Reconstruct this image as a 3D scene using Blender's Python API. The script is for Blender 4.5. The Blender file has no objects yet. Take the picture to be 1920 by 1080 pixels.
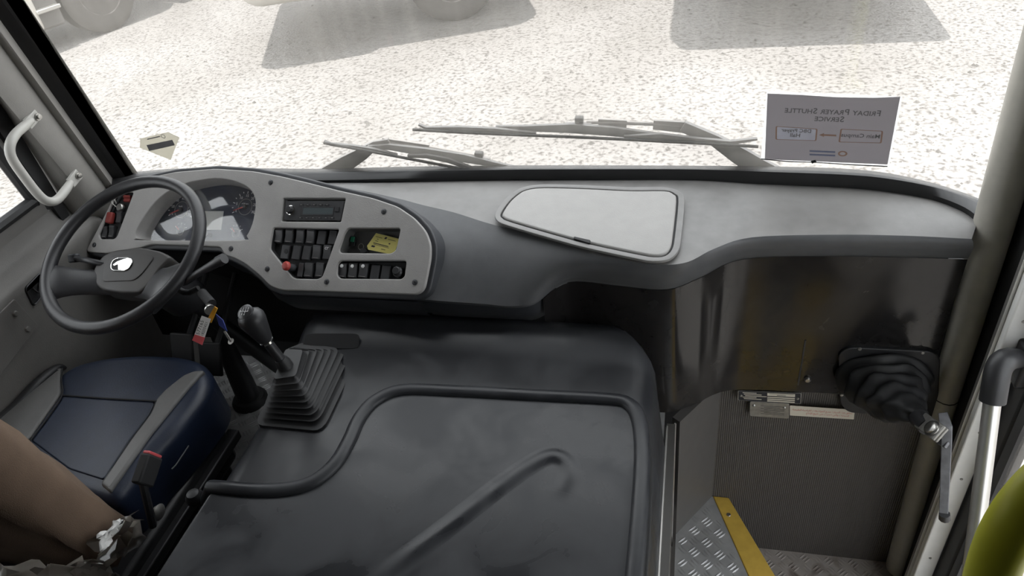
import bpy, bmesh, math, random
from mathutils import Vector, Matrix
random.seed(7)
V = Vector
S = bpy.context.scene
COL = S.collection

# ------------------------------------------------------------------ camera
OZ = 1.85                     # camera height above the driver's floor (floor is z = 0)
FPX = 1390.0                  # focal length in pixels of the 1920 px frame
def nrm(*a): return V(a).normalized()
_D = nrm(256, 1845, FPX)      # world -Z seen in camera axes (right, down, forward)
_X = nrm(5960, 220, -FPX); _X = (_X - _D * _X.dot(_D)).normalized()
_Y = _X.cross(_D)
if _Y.z < 0: _Y = -_Y
WM = Matrix((_X, _Y, -_D))    # camera axes -> world axes
cam_d = bpy.data.cameras.new('camera'); cam = bpy.data.objects.new('camera', cam_d); COL.objects.link(cam)
cam_d.sensor_width = 36.0; cam_d.lens = 36.0 * FPX / 1920.0
cam_d.clip_start = 0.05; cam_d.clip_end = 200
r_, u_, b_ = WM @ V((1, 0, 0)), WM @ V((0, -1, 0)), WM @ V((0, 0, -1))
mw = Matrix((r_, u_, b_)).transposed().to_4x4(); mw.translation = (0, 0, OZ)
cam.matrix_world = mw
S.camera = cam

# ------------------------------------------------------------------ light and exposure
S.view_settings.view_transform = 'Standard'; S.view_settings.look = 'None'
S.view_settings.gamma = 1.0; S.view_settings.use_curve_mapping = False
S.view_settings.exposure = 0.0
wd = bpy.data.worlds.new('sky'); S.world = wd; wd.use_nodes = True
bgn = wd.node_tree.nodes['Background']
bgn.inputs[0].default_value = (0.93, 0.97, 1.0, 1); bgn.inputs[1].default_value = 3.4
sl = bpy.data.lights.new('sun', 'SUN'); sl.energy = 7.0; sl.angle = math.radians(0.6); sl.color = (1, .965, .92)
sun = bpy.data.objects.new('sun', sl); COL.objects.link(sun)
sun.rotation_euler = V((.05, -.13, .985)).to_track_quat('Z', 'Y').to_euler()

# ------------------------------------------------------------------ measuring helpers (z values below are relative to the camera height)
def ray(u, v): return WM @ V(((u - 960) / FPX, (v - 540) / FPX, 1.0))
CAM = V((0, 0, OZ))
def PZ(u, v, z): r = ray(u, v); return CAM + r * (z / r.z)
def PY(u, v, y): r = ray(u, v); return CAM + r * (y / r.y)
def PX(u, v, x): r = ray(u, v); return CAM + r * (x / r.x)
def PD(u, v, d): return CAM + ray(u, v) * d
def RZ(x, y, z): return V((x, y, z + OZ))

class Frame:
    def __init__(s, o, a, b):
        s.o = V(o); s.a = V(a).normalized(); b = V(b); s.b = (b - s.a * b.dot(s.a)).normalized(); s.n = s.a.cross(s.b)
    def pt(s, x, y, z=0): return s.o + s.a * x + s.b * y + s.n * z
    def px(s, u, v, off=0):
        r = ray(u, v); o = s.o + s.n * off
        p = CAM + r * ((o - CAM).dot(s.n) / r.dot(s.n)); d = p - o
        return (d.dot(s.a), d.dot(s.b))
    def at(s, x, y, z=0): f = Frame(s.pt(x, y, z), s.a, s.b); return f
    def rot(s, deg):
        c, q = math.cos(math.radians(deg)), math.sin(math.radians(deg))
        return Frame(s.o, s.a * c + s.b * q, s.b * c - s.a * q)
    def mat(s):
        m = Matrix((s.a, s.b, s.n)).transposed().to_4x4(); m.translation = s.o; return m

# ------------------------------------------------------------------ materials
MATS = {}
def mat(name, col, rough=.5, metal=0, var=.08, vscale=30, bump=0, bscale=300, spec=.5, coat=0, emit=None, detail=3, trans=0):
    if name in MATS: return MATS[name]
    m = bpy.data.materials.new(name); m.use_nodes = True; MATS[name] = m
    nt = m.node_tree; p = nt.nodes['Principled BSDF']
    p.inputs['Roughness'].default_value = rough; p.inputs['Metallic'].default_value = metal
    p.inputs['Specular IOR Level'].default_value = spec
    p.inputs['Coat Weight'].default_value = coat
    tc = nt.nodes.new('ShaderNodeTexCoord')
    nz = nt.nodes.new('ShaderNodeTexNoise'); nz.inputs['Scale'].default_value = vscale; nz.inputs['Detail'].default_value = detail
    nt.links.new(tc.outputs['Object'], nz.inputs['Vector'])
    rp = nt.nodes.new('ShaderNodeValToRGB'); rp.color_ramp.elements[0].position = .3; rp.color_ramp.elements[1].position = .7
    c = V(col)
    rp.color_ramp.elements[0].color = (*(c * (1 - var)), 1); rp.color_ramp.elements[1].color = (*(c * (1 + var)), 1)
    nt.links.new(nz.outputs['Fac'], rp.inputs[0]); nt.links.new(rp.outputs[0], p.inputs['Base Color'])
    if bump:
        bz = nt.nodes.new('ShaderNodeTexNoise'); bz.inputs['Scale'].default_value = bscale; bz.inputs['Detail'].default_value = 2
        nt.links.new(tc.outputs['Object'], bz.inputs['Vector'])
        bn = nt.nodes.new('ShaderNodeBump'); bn.inputs['Strength'].default_value = bump; bn.inputs['Distance'].default_value = .002
        nt.links.new(bz.outputs['Fac'], bn.inputs['Height']); nt.links.new(bn.outputs[0], p.inputs['Normal'])
    if emit: p.inputs['Emission Color'].default_value = (*emit[0], 1); p.inputs['Emission Strength'].default_value = emit[1]
    return m
def dusty(name, base, dust, rough, vscale, amt=.5, lo=.45, hi=.62, rough2=.6, bump=0, bscale=250, coat=0, spec=.5):
    """a plastic with smears of dust / hand marks that have a shape of their own"""
    m = mat(name, base, rough, bump=bump, bscale=bscale, coat=coat, spec=spec); nt = m.node_tree; p = nt.nodes['Principled BSDF']
    old = p.inputs['Base Color'].links[0].from_socket
    tc = nt.nodes.new('ShaderNodeTexCoord'); nz = nt.nodes.new('ShaderNodeTexNoise')
    nz.inputs['Scale'].default_value = vscale; nz.inputs['Detail'].default_value = 6; nz.inputs['Distortion'].default_value = .6
    nt.links.new(tc.outputs['Object'], nz.inputs['Vector'])
    rp = nt.nodes.new('ShaderNodeValToRGB'); rp.color_ramp.elements[0].position = lo; rp.color_ramp.elements[1].position = hi
    rp.color_ramp.elements[0].color = (0, 0, 0, 1); rp.color_ramp.elements[1].color = (amt, amt, amt, 1)
    nt.links.new(nz.outputs['Fac'], rp.inputs[0])
    mx = nt.nodes.new('ShaderNodeMix'); mx.data_type = 'RGBA'
    nt.links.new(rp.outputs[0], mx.inputs[0]); nt.links.new(old, mx.inputs[6]); mx.inputs[7].default_value = (*dust, 1)
    nt.links.new(mx.outputs[2], p.inputs['Base Color'])
    mr = nt.nodes.new('ShaderNodeMapRange'); mr.inputs[1].default_value = 0; mr.inputs[2].default_value = max(amt, .01)
    mr.inputs[3].default_value = rough; mr.inputs[4].default_value = rough2
    nt.links.new(rp.outputs[0], mr.inputs[0]); nt.links.new(mr.outputs[0], p.inputs['Roughness'])
    return m
def glassy(name, dust=.12, refl=.05, tint=(1, 1, 1), dustcol=(.86, .80, .72), streak=False):
    m = bpy.data.materials.new(name); m.use_nodes = True; MATS[name] = m
    nt = m.node_tree; nt.nodes.clear(); out = nt.nodes.new('ShaderNodeOutputMaterial')
    tr = nt.nodes.new('ShaderNodeBsdfTransparent'); tr.inputs[0].default_value = (*tint, 1)
    gl = nt.nodes.new('ShaderNodeBsdfGlossy'); gl.inputs['Roughness'].default_value = .03
    tl = nt.nodes.new('ShaderNodeBsdfTranslucent'); tl.inputs[0].default_value = (*dustcol, 1)
    a = nt.nodes.new('ShaderNodeMixShader'); a.inputs[0].default_value = refl
    b = nt.nodes.new('ShaderNodeMixShader'); b.inputs[0].default_value = dust
    nt.links.new(tr.outputs[0], a.inputs[1]); nt.links.new(gl.outputs[0], a.inputs[2])
    nt.links.new(a.outputs[0], b.inputs[1]); nt.links.new(tl.outputs[0], b.inputs[2]); nt.links.new(b.outputs[0], out.inputs[0])
    if streak:
        tc = nt.nodes.new('ShaderNodeTexCoord'); mp = nt.nodes.new('ShaderNodeMapping'); mp.inputs['Scale'].default_value = (26, 1, 2.2)
        nz = nt.nodes.new('ShaderNodeTexNoise'); nz.inputs['Scale'].default_value = 1.6; nz.inputs['Detail'].default_value = 4
        nt.links.new(tc.outputs['Object'], mp.inputs[0]); nt.links.new(mp.outputs[0], nz.inputs['Vector'])
        mr = nt.nodes.new('ShaderNodeMapRange'); mr.inputs[1].default_value = .45; mr.inputs[2].default_value = .8
        mr.inputs[3].default_value = dust; mr.inputs[4].default_value = dust * 1.5
        nt.links.new(nz.outputs['Fac'], mr.inputs[0]); nt.links.new(mr.outputs[0], b.inputs[0])
    return m

M_DASH = dusty('dash_grey_plastic', (.20, .195, .19), (.28, .27, .258), .42, 2.2, .5, .40, .7, .5, bump=.05)
M_SLOPE_SHADE = dusty('dash_slope_shade', (.085, .087, .092), (.12, .12, .12), .45, 3, .4, .45, .7, .55, bump=.05)  # darker copy of the dash plastic, shade of the slope painted in
M_SHELL = mat('dash_dark_shell', (.035, .037, .042), .5, bump=.08)
M_GLOSS = dusty('glossy_black_panel', (.016, .015, .015), (.04, .036, .032), .12, 5, .5, .5, .75, .3, spec=.45)
M_COVER = dusty('engine_cover_plastic', (.022, .023, .026), (.045, .047, .052), .28, 5.5, .55, .42, .62, .48, spec=.34)
M_LID = dusty('engine_lid_plastic', (.020, .021, .024), (.042, .044, .049), .24, 6.5, .6, .40, .60, .46, spec=.32)
M_PANEL = mat('light_grey_panel', (.33, .32, .31), .6, var=.04, bump=.25, bscale=420)
M_GLOVE = mat('pale_grey_lid', (.36, .35, .338), .6, var=.03, bump=.2, bscale=380)
M_WALL = mat('wall_grey_plastic', (.15, .144, .135), .55, var=.04, bump=.25, bscale=360)
M_PILLAR = mat('pillar_grey_plastic', (.23, .22, .205), .5, var=.04, bump=.2, bscale=360)
M_POST = mat('post_beige_paint', (.44, .42, .37), .38, var=.05)
M_BLACK = mat('black_plastic', (.022, .022, .024), .45, bump=.05)
M_RUBBER = mat('black_rubber', (.014, .014, .015), .55)
M_SWITCH = mat('switch_black', (.045, .045, .048), .36)
M_TRAY = mat('tray_grey', (.09, .09, .088), .6)
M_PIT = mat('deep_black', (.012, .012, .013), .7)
M_WHEEL = mat('steering_wheel_rubber', (.019, .019, .021), .42, bump=.1)
M_HUB = dusty('steering_hub_plastic', (.034, .032, .031), (.062, .056, .05), .5, 9, .5, .45, .65, .6)
M_CHROME = mat('chrome', (.82, .82, .80), .12, 1, var=.02)
M_STEEL = mat('steel', (.45, .44, .42), .32, 1, var=.1)
M_ALU = mat('aluminium', (.62, .61, .58), .33, .85, var=.05)
M_DULL = mat('dull_zinc', (.33, .32, .30), .45, .7, var=.15, vscale=60)
M_ARM = mat('dark_zinc', (.17, .17, .18), .5, .5, var=.2, vscale=60)
M_WHITEP = mat('white_paint', (.87, .86, .83), .4, var=.03)
M_CREAMP = mat('cream_paint', (.46, .45, .42), .4, var=.05)
M_RED = mat('red_plastic', (.42, .05, .04), .4)
M_DKRED = mat('dark_red_plastic', (.22, .03, .025), .45)
M_PINK = mat('buckle_red', (.55, .09, .10), .35)
M_YEL = mat('yellow_vinyl', (.55, .36, .06), .55, var=.1)
M_POLE = mat('lime_yellow_paint', (.66, .66, .05), .4, var=.04)
M_ORANGE = mat('orange_plastic', (.75, .36, .03), .4)
M_BLUE = mat('blue_plastic', (.03, .05, .25), .45)
M_GREEN = mat('green_lens', (.02, .22, .12), .3)
M_SEATB = mat('navy_vinyl', (.012, .019, .040), .42, var=.12, vscale=20, bump=.15, bscale=260)
M_SEATG = mat('grey_vinyl', (.14, .138, .135), .45, var=.05, bump=.15, bscale=260)
M_BROWN = mat('brown_cloth', (.15, .10, .068), .9, var=.1, vscale=14, bump=.5, bscale=500)
M_PAPER = mat('paper_white', (.75, .74, .72), .7, var=.02)
M_LABEL = mat('cream_label', (.62, .57, .48), .5, var=.02)
M_INK = mat('dark_ink', (.02, .02, .025), .6)
M_REDINK = mat('red_ink', (.45, .05, .03), .6)
M_WHITEINK = mat('white_ink', (.75, .75, .75), .5)
M_CARD = mat('yellow_card', (.62, .55, .16), .6, var=.03)
M_NAVY = mat('cluster_face', (.010, .014, .032), .35, var=.1)
M_LCD = mat('lcd_grey', (.42, .42, .40), .4, var=.02)
M_LCDD = mat('radio_display', (.07, .085, .09), .25, var=.02)
M_TYRE = mat('tyre_rubber', (.06, .055, .05), .8, var=.2, vscale=8)
M_TRUCK = mat('truck_paint', (.42, .40, .36), .45, var=.08, vscale=3)
M_TRUCKD = mat('truck_dark', (.10, .095, .09), .6, var=.1)
M_RIM = mat('wheel_rim', (.45, .43, .40), .5, .3, var=.1)
M_CEIL = mat('ceiling_cloth', (.24, .235, .22), .8, var=.03)
M_STEPSIDE = mat('step_side', (.085, .08, .075), .5, var=.05)

def ribbed():
    m = mat('ribbed_dark_panel', (.075, .068, .062), .5, var=.06); nt = m.node_tree; p = nt.nodes['Principled BSDF']
    tc = nt.nodes.new('ShaderNodeTexCoord'); w1 = nt.nodes.new('ShaderNodeTexWave'); w1.inputs['Scale'].default_value = 55; w1.bands_direction = 'X'
    w2 = nt.nodes.new('ShaderNodeTexWave'); w2.inputs['Scale'].default_value = 60; w2.bands_direction = 'Z'
    nt.links.new(tc.outputs['Object'], w1.inputs[0]); nt.links.new(tc.outputs['Object'], w2.inputs[0])
    ad = nt.nodes.new('ShaderNodeMath'); ad.operation = 'MULTIPLY_ADD'; ad.inputs[1].default_value = .35
    nt.links.new(w2.outputs['Fac'], ad.inputs[0]); nt.links.new(w1.outputs['Fac'], ad.inputs[2])
    bn = nt.nodes.new('ShaderNodeBump'); bn.inputs['Strength'].default_value = .5; bn.inputs['Distance'].default_value = .002
    nt.links.new(ad.outputs[0], bn.inputs['Height']); nt.links.new(bn.outputs[0], p.inputs['Normal'])
    return m
M_RIB = ribbed()
def plate_metal(name, col, rough):
    """checker plate: short raised bars laid in alternating pairs"""
    m = mat(name, col, rough, .55, var=.15, vscale=18); nt = m.node_tree; p = nt.nodes['Principled BSDF']
    return m
M_TREAD = plate_metal('checker_plate', (.42, .42, .42), .5)
M_TREAD2 = dusty('checker_plate_dirty', (.30, .27, .25), (.10, .07, .055), .6, 14, .8, .52, .66, .8)
def ground_mat():
    m = bpy.data.materials.new('gravel'); m.use_nodes = True; nt = m.node_tree; p = nt.nodes['Principled BSDF']
    p.inputs['Roughness'].default_value = .9; p.inputs['Specular IOR Level'].default_value = .2
    tc = nt.nodes.new('ShaderNodeTexCoord')
    def noise(sc, det):
        n = nt.nodes.new('ShaderNodeTexNoise'); n.inputs['Scale'].default_value = sc; n.inputs['Detail'].default_value = det
        nt.links.new(tc.outputs['Object'], n.inputs['Vector']); return n
    vo = nt.nodes.new('ShaderNodeTexVoronoi'); vo.inputs['Scale'].default_value = 34
    nt.links.new(tc.outputs['Object'], vo.inputs['Vector'])
    n1, n2, n3 = noise(.55, 4), noise(26, 5), noise(7, 3)
    r1 = nt.nodes.new('ShaderNodeValToRGB'); e = r1.color_ramp.elements
    e[0].position = .34; e[0].color = (.20, .19, .178, 1); e[1].position = .62; e[1].color = (.25, .24, .23, 1)
    nt.links.new(n1.outputs['Fac'], r1.inputs[0])
    r2 = nt.nodes.new('ShaderNodeValToRGB'); e = r2.color_ramp.elements
    e[0].position = .34; e[0].color = (.40, .39, .38, 1); e[1].position = .50; e[1].color = (1, 1, 1, 1)
    nt.links.new(n2.outputs['Fac'], r2.inputs[0])
    mx = nt.nodes.new('ShaderNodeMix'); mx.data_type = 'RGBA'; mx.blend_type = 'MULTIPLY'; mx.inputs[0].default_value = 1
    nt.links.new(r1.outputs[0], mx.inputs[6]); nt.links.new(r2.outputs[0], mx.inputs[7])
    nt.links.new(mx.outputs[2], p.inputs['Base Color'])
    bn = nt.nodes.new('ShaderNodeBump'); bn.inputs['Strength'].default_value = .6; bn.inputs['Distance'].default_value = .02
    ad = nt.nodes.new('ShaderNodeMath'); ad.operation = 'ADD'
    nt.links.new(vo.outputs['Distance'], ad.inputs[0]); nt.links.new(n3.outputs['Fac'], ad.inputs[1])
    nt.links.new(ad.outputs[0], bn.inputs['Height']); nt.links.new(bn.outputs[0], p.inputs['Normal'])
    return m
M_GROUND = ground_mat()
M_STONE = mat('stone', (.11, .104, .095), .9, var=.3, vscale=6)
M_GLASS = glassy('windscreen_glass', .05, .03, (.99, .99, .99), streak=True)
M_TINT = glassy('rear_dimming_glass', .02, .04, (.12, .12, .12))  # for unseen rear windows, tint added to cut the light from behind
M_SIDEGLASS = glassy('side_glass', .05, .03)
M_LENS = glassy('cluster_lens', .0, .06)
M_SLEEVE = glassy('clear_sleeve', .35, .06, dustcol=(.85, .85, .85))
M_BAG = glassy('thin_plastic_film', .55, .12, dustcol=(.42, .39, .35))
def sheet_mat():
    m = bpy.data.materials.new('sheet_paper'); m.use_nodes = True; nt = m.node_tree; nt.nodes.clear()
    out = nt.nodes.new('ShaderNodeOutputMaterial'); df = nt.nodes.new('ShaderNodeBsdfDiffuse'); tl = nt.nodes.new('ShaderNodeBsdfTranslucent')
    df.inputs[0].default_value = (.62, .6, .62, 1); tl.inputs[0].default_value = (.40, .375, .39, 1)
    mx = nt.nodes.new('ShaderNodeMixShader'); mx.inputs[0].default_value = .5
    nt.links.new(df.outputs[0], mx.inputs[1]); nt.links.new(tl.outputs[0], mx.inputs[2]); nt.links.new(mx.outputs[0], out.inputs[0]); return m
M_SHEET = sheet_mat()

# ------------------------------------------------------------------ geometry helpers: every one returns (verts, faces)
def catmull(pts, k=6, closed=False):
    pts = [V(p) for p in pts]; n = len(pts); out = []
    rng = range(n) if closed else range(n - 1)
    for i in rng:
        if closed: p0, p1, p2, p3 = pts[(i - 1) % n], pts[i], pts[(i + 1) % n], pts[(i + 2) % n]
        else:
            p1, p2 = pts[i], pts[i + 1]
            p0 = pts[i - 1] if i else p1 * 2 - p2; p3 = pts[i + 2] if i + 2 < n else p2 * 2 - p1
        for j in range(k):
            t = j / k
            out.append(.5 * ((2 * p1) + (p2 - p0) * t + (2 * p0 - 5 * p1 + 4 * p2 - p3) * t * t + (3 * p1 - p0 - 3 * p2 + p3) * t ** 3))
    if not closed: out.append(pts[-1])
    return out
def g_loft(rows, cu=False, cv=False, cap=False):
    """rows: lists of points; cu closes each row, cv joins last row to the first"""
    n = len(rows[0]); vs = [V(p) for r in rows for p in r]; fs = []; m = len(rows)
    for i in range(m if cv else m - 1):
        for j in range(n if cu else n - 1):
            a, b = i * n + j, i * n + (j + 1) % n; c, d = ((i + 1) % m) * n + (j + 1) % n, ((i + 1) % m) * n + j
            fs.append((a, b, c, d))
    if cap and cu:
        fs.append(tuple(range(n))[::-1]); fs.append(tuple((m - 1) * n + j for j in range(n)))
    return vs, fs
def g_tube(pts, r, seg=12, closed=False, cap=True, smooth=0, flat=None):
    if smooth:
        if isinstance(r, (list, tuple)):
            pr = catmull([V((x, 0, 0)) for x in r], smooth, closed); r = [max(q.x, 1e-4) for q in pr]
        pts = catmull(pts, smooth, closed)
    pts = [V(p) for p in pts]; n = len(pts)
    if not isinstance(r, (list, tuple)): r = [r] * n
    rows = []; up = None
    for i, p in enumerate(pts):
        a = pts[(i - 1) % n] if (closed or i) else p; b = pts[(i + 1) % n] if (closed or i < n - 1) else p
        t = (b - a).normalized()
        if up is None: up = t.orthogonal().normalized() if flat is None else V(flat)
        up = (up - t * up.dot(t)).normalized(); sd = t.cross(up)
        rows.append([p + (up * math.cos(2 * math.pi * k / seg) + sd * math.sin(2 * math.pi * k / seg)) * r[i] for k in range(seg)])
    return g_loft(rows, True, closed, cap and not closed)
def g_box(f, x0, x1, y0, y1, z0, z1):
    vs = [f.pt(x, y, z) for z in (z0, z1) for x, y in ((x0, y0), (x1, y0), (x1, y1), (x0, y1))]
    return vs, [(3, 2, 1, 0), (4, 5, 6, 7), (0, 1, 5, 4), (1, 2, 6, 5), (2, 3, 7, 6), (3, 0, 4, 7)]
WF = Frame((0, 0, OZ), (1, 0, 0), (0, 1, 0))          # world axes with z measured from the camera height
def g_wbox(x0, x1, y0, y1, z0, z1): return g_box(WF, x0, x1, y0, y1, z0, z1)
def g_lathe(f, prof, seg=24, sx=1, sy=1):
    rows = [[f.pt(r * sx * math.cos(2 * math.pi * k / seg), r * sy * math.sin(2 * math.pi * k / seg), h) for k in range(seg)] for r, h in prof]
    return g_loft(rows, True, False, True)
def g_prism(pts, vec):
    n = len(pts); vec = V(vec); vs = [V(p) for p in pts] + [V(p) + vec for p in pts]
    fs = [tuple(range(n))[::-1], tuple(range(n, 2 * n))] + [(i, (i + 1) % n, n + (i + 1) % n, n + i) for i in range(n)]
    return vs, fs
def rpoly(pts, r=.01, k=5):
    """2-D polygon with rounded corners; r may be a list"""
    out = []; n = len(pts); rs = r if isinstance(r, (list, tuple)) else [r] * n
    for i in range(n):
        p, a, b = V(pts[i][:2]), V(pts[i - 1][:2]), V(pts[(i + 1) % n][:2])
        da, db = (a - p), (b - p); q = min(rs[i], da.length * .49, db.length * .49)
        if q < 1e-5: out.append(p); continue
        s, e = p + da.normalized() * q, p + db.normalized() * q
        for j in range(k + 1):
            t = j / k; out.append(s * (1 - t) ** 2 + p * 2 * t * (1 - t) + e * t * t)
    return out
from mathutils.geometry import delaunay_2d_cdt
def _inset(lp, d):
    """moves a closed loop by d along the left-hand normal (inwards for a counter-clockwise loop)"""
    n = len(lp); out = []
    for i in range(n):
        e0 = (lp[i] - lp[i - 1]).normalized(); e1 = (lp[(i + 1) % n] - lp[i]).normalized()
        m = V((-e0.y - e1.y, e0.x + e1.x)); L = m.length
        if L < 1e-6: out.append(lp[i].copy()); continue
        m = m / L; k = max(.5, m.dot(V((-e0.y, e0.x)))); out.append(lp[i] + m * (d / k))
    return out
def _area(lp): return sum(lp[i - 1].x * lp[i].y - lp[i].x * lp[i - 1].y for i in range(len(lp))) / 2
def _fill(loops):
    pts, ed, = [], []
    for lp in loops:
        o = len(pts); pts += [V(p) for p in lp]; ed += [(o + i, o + (i + 1) % len(lp)) for i in range(len(lp))]
    r = delaunay_2d_cdt(pts, ed, [], 1, 1e-7)
    def inside(c):
        k = False
        for lp in loops:
            for i in range(len(lp)):
                p, q = lp[i - 1], lp[i]
                if (p.y > c.y) != (q.y > c.y) and c.x < (q.x - p.x) * (c.y - p.y) / (q.y - p.y) + p.x: k = not k
        return k
    return r[0], [fc for fc in r[2] if inside(sum((r[0][i] for i in fc), V((0, 0))) / len(fc))]
class Plate(tuple): pass
def g_plate(f, outline, holes=(), thick=.004, bevel=.0008, z=0, res=1):
    """flat plate in frame f with rounded edges, holes cut out; the top face lies at z"""
    loops = []
    for k, lp in enumerate([outline] + list(holes)):
        q = []
        for p in lp:
            p = V((p[0], p[1]))
            if not q or (p - q[-1]).length > 1e-5: q.append(p)
        if (q[0] - q[-1]).length < 1e-5: q.pop()
        if (_area(q) < 0) != (k > 0): q.reverse()
        loops.append(q)
    vs, fs = [], []
    def addface(lps, zz, flip):
        v, fc = _fill(lps); o = len(vs); vs.extend(f.pt(p.x, p.y, zz) for p in v)
        fs.extend(tuple(o + i for i in (q[::-1] if flip else q)) for q in fc)
    ins = [_inset(q, bevel) for q in loops]
    addface(ins, z, False); addface(loops, z - thick, True)
    for q in loops:
        rings = []
        for k in range(res + 1):
            t = math.pi / 2 * k / res; rings.append(([f.pt(p.x, p.y, z - bevel * (1 - math.cos(t))) for p in _inset(q, bevel * (1 - math.sin(t)))]))
        rings.append([f.pt(p.x, p.y, z - thick) for p in q])
        g = g_loft(rings, True); o = len(vs); vs.extend(g[0]); fs.extend(tuple(o + i for i in c) for c in g[1])
    return Plate((vs, fs))
def g_text(f, body, size, z=.0003, mirror=False, ax='CENTER', ay='CENTER', ext=.0001, sx=1.0, bold=0.0):
    cu = bpy.data.curves.new('t', 'FONT'); cu.body = body; cu.size = size; cu.align_x = ax; cu.align_y = ay; cu.extrude = ext; cu.offset = bold
    cu.resolution_u = 2
    o = bpy.data.objects.new('t', cu); me = bpy.data.meshes.new_from_object(o)
    s = -1 if mirror else 1
    vs = [f.pt(v.co.x * s * sx, v.co.y, v.co.z + z) for v in me.vertices]; fs = [tuple(p.vertices) for p in me.polygons]
    bpy.data.objects.remove(o); bpy.data.curves.remove(cu); bpy.data.meshes.remove(me)
    return vs, fs
def xf(g, fn): return [fn(v) for v in g[0]], g[1]

# ------------------------------------------------------------------ object helpers
ROOT = {}
def tag(o, label=None, cat=None, group=None, kind=None):
    if label: o['label'] = label
    if cat: o['category'] = cat
    if group: o['group'] = group
    if kind: o['kind'] = kind
    return o
def thing(name, loc, label=None, cat=None, group=None, kind=None):
    o = bpy.data.objects.new(name, None); COL.objects.link(o); o.location = loc; o.empty_display_size = .05
    ROOT[o.name] = V(loc); return tag(o, label, cat, group, kind)
def obj(name, gs, m, parent=None, smooth=False, bevel=0, seg=2, sub=0, label=None, cat=None, group=None, kind=None, angle=40, weld=True):
    if isinstance(gs, tuple): gs = [gs]
    flatp = any(isinstance(g, Plate) for g in gs)
    vs, fs = [], []
    for g in gs:
        o0 = len(vs); vs += g[0]; fs += [tuple(i + o0 for i in f) for f in g[1]]
    if parent is not None: base = ROOT[parent.name]
    else:
        xs = [v.x for v in vs]; ys = [v.y for v in vs]; zs = [v.z for v in vs]
        base = V(((min(xs) + max(xs)) / 2, (min(ys) + max(ys)) / 2, min(zs)))
    me = bpy.data.meshes.new(name); me.from_pydata([tuple(v - base) for v in vs], [], fs)
    bm = bmesh.new(); bm.from_mesh(me)
    if weld: bmesh.ops.remove_doubles(bm, verts=bm.verts, dist=1e-6)
    bmesh.ops.recalc_face_normals(bm, faces=bm.faces)
    bm.to_mesh(me); bm.free()
    me.materials.append(m)
    o = bpy.data.objects.new(name, me); COL.objects.link(o)
    if parent is not None: o.parent = parent
    else: o.location = base
    ROOT[o.name] = base
    if bevel:
        b = o.modifiers.new('bevel', 'BEVEL'); b.width = bevel; b.segments = seg; b.limit_method = 'ANGLE'; b.angle_limit = math.radians(35)
        smooth = True
    if sub:
        s = o.modifiers.new('sub', 'SUBSURF'); s.levels = sub; s.render_levels = sub; smooth = True
    if smooth:
        me.polygons.foreach_set('use_smooth', [True] * len(me.polygons))
        if not sub:
            try: me.set_sharp_from_angle(angle=math.radians(angle))
            except Exception: pass
        if flatp:
            wn = o.modifiers.new('normals', 'WEIGHTED_NORMAL'); wn.weight = 100; wn.keep_sharp = True
    return tag(o, label, cat, group, kind)
def inst(src, f, parent, base_f=None):
    """copy of a mesh built around the world origin, placed at frame f under parent"""
    o = src.copy(); COL.objects.link(o); o.parent = parent
    o.matrix_local = Matrix.Translation(-ROOT[parent.name]) @ f.mat(); ROOT[o.name] = ROOT[parent.name]; return o

# ================================================================== THE SETTING
GZ = -2.75                                            # ground, relative to the camera
obj('ground', g_wbox(-40, 40, -30, 50, GZ - .2, GZ), M_GROUND, kind='structure', label='bright pale gravel yard outside the windscreen')
# --- windscreen surface
def ws_y(x, z): t = (x + .53) / 1.19; return 1.785 - (.10 if t > 0 else .02) * abs(t) ** 3 - .16 * (z + .97)
def PW(u, v, off=0):
    r = ray(u, v); lo, hi = .8, 3.5
    for _ in range(50):
        m = (lo + hi) / 2; p = r * m
        if p.y - ws_y(p.x, p.z) - off > 0: hi = m
        else: lo = m
    return CAM + r * lo
XS = [-1.74 + 2.41 * i / 28 for i in range(29)]
def ws_row(z, off=0): return [RZ(x, ws_y(x, z) + off, z) for x in XS]
w1 = thing('window_1', RZ(-.53, 1.78, -1.0), 'wide dusty windscreen above the dashboard', None, kind='structure')
zs = [-1.0 + 1.35 * i / 10 for i in range(11)]
front = [ws_row(z, .006) for z in zs]; back = [ws_row(z) for z in zs]
obj('glass', g_loft(front + back[::-1], False, True), M_GLASS, w1, smooth=True)
# black bottom gasket, between glass and dash top
GT = [(214, 331), (265, 326), (330, 322), (480, 322), (600, 323), (760, 319), (950, 317), (1120, 317), (1300, 318), (1463, 320), (1585, 324), (1667, 332), (1748, 349), (1810, 368), (1850, 383)]
GB = [(206, 351), (260, 345), (325, 340), (470, 338), (600, 338), (760, 335), (950, 331), (1120, 330), (1300, 330), (1422, 337), (1585, 344), (1667, 352), (1748, 366), (1809, 389), (1842, 415)]
top = catmull([PW(u, v, -.004) for u, v in GT], 4); bot = catmull([PZ(u, v, -.975) for u, v in GB], 4)
mid = [(a * .45 + b * .55) + V((0, -.002, .012)) for a, b in zip(top, bot)]
low = [V((b.x, b.y + .01, b.z - .05)) for b in bot]; bk = [V((t.x, t.y + .04, t.z - .01)) for t in top]
obj('gasket', g_loft([bk, top, mid, bot, low], False), M_RUBBER, w1, smooth=True, angle=60)
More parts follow.
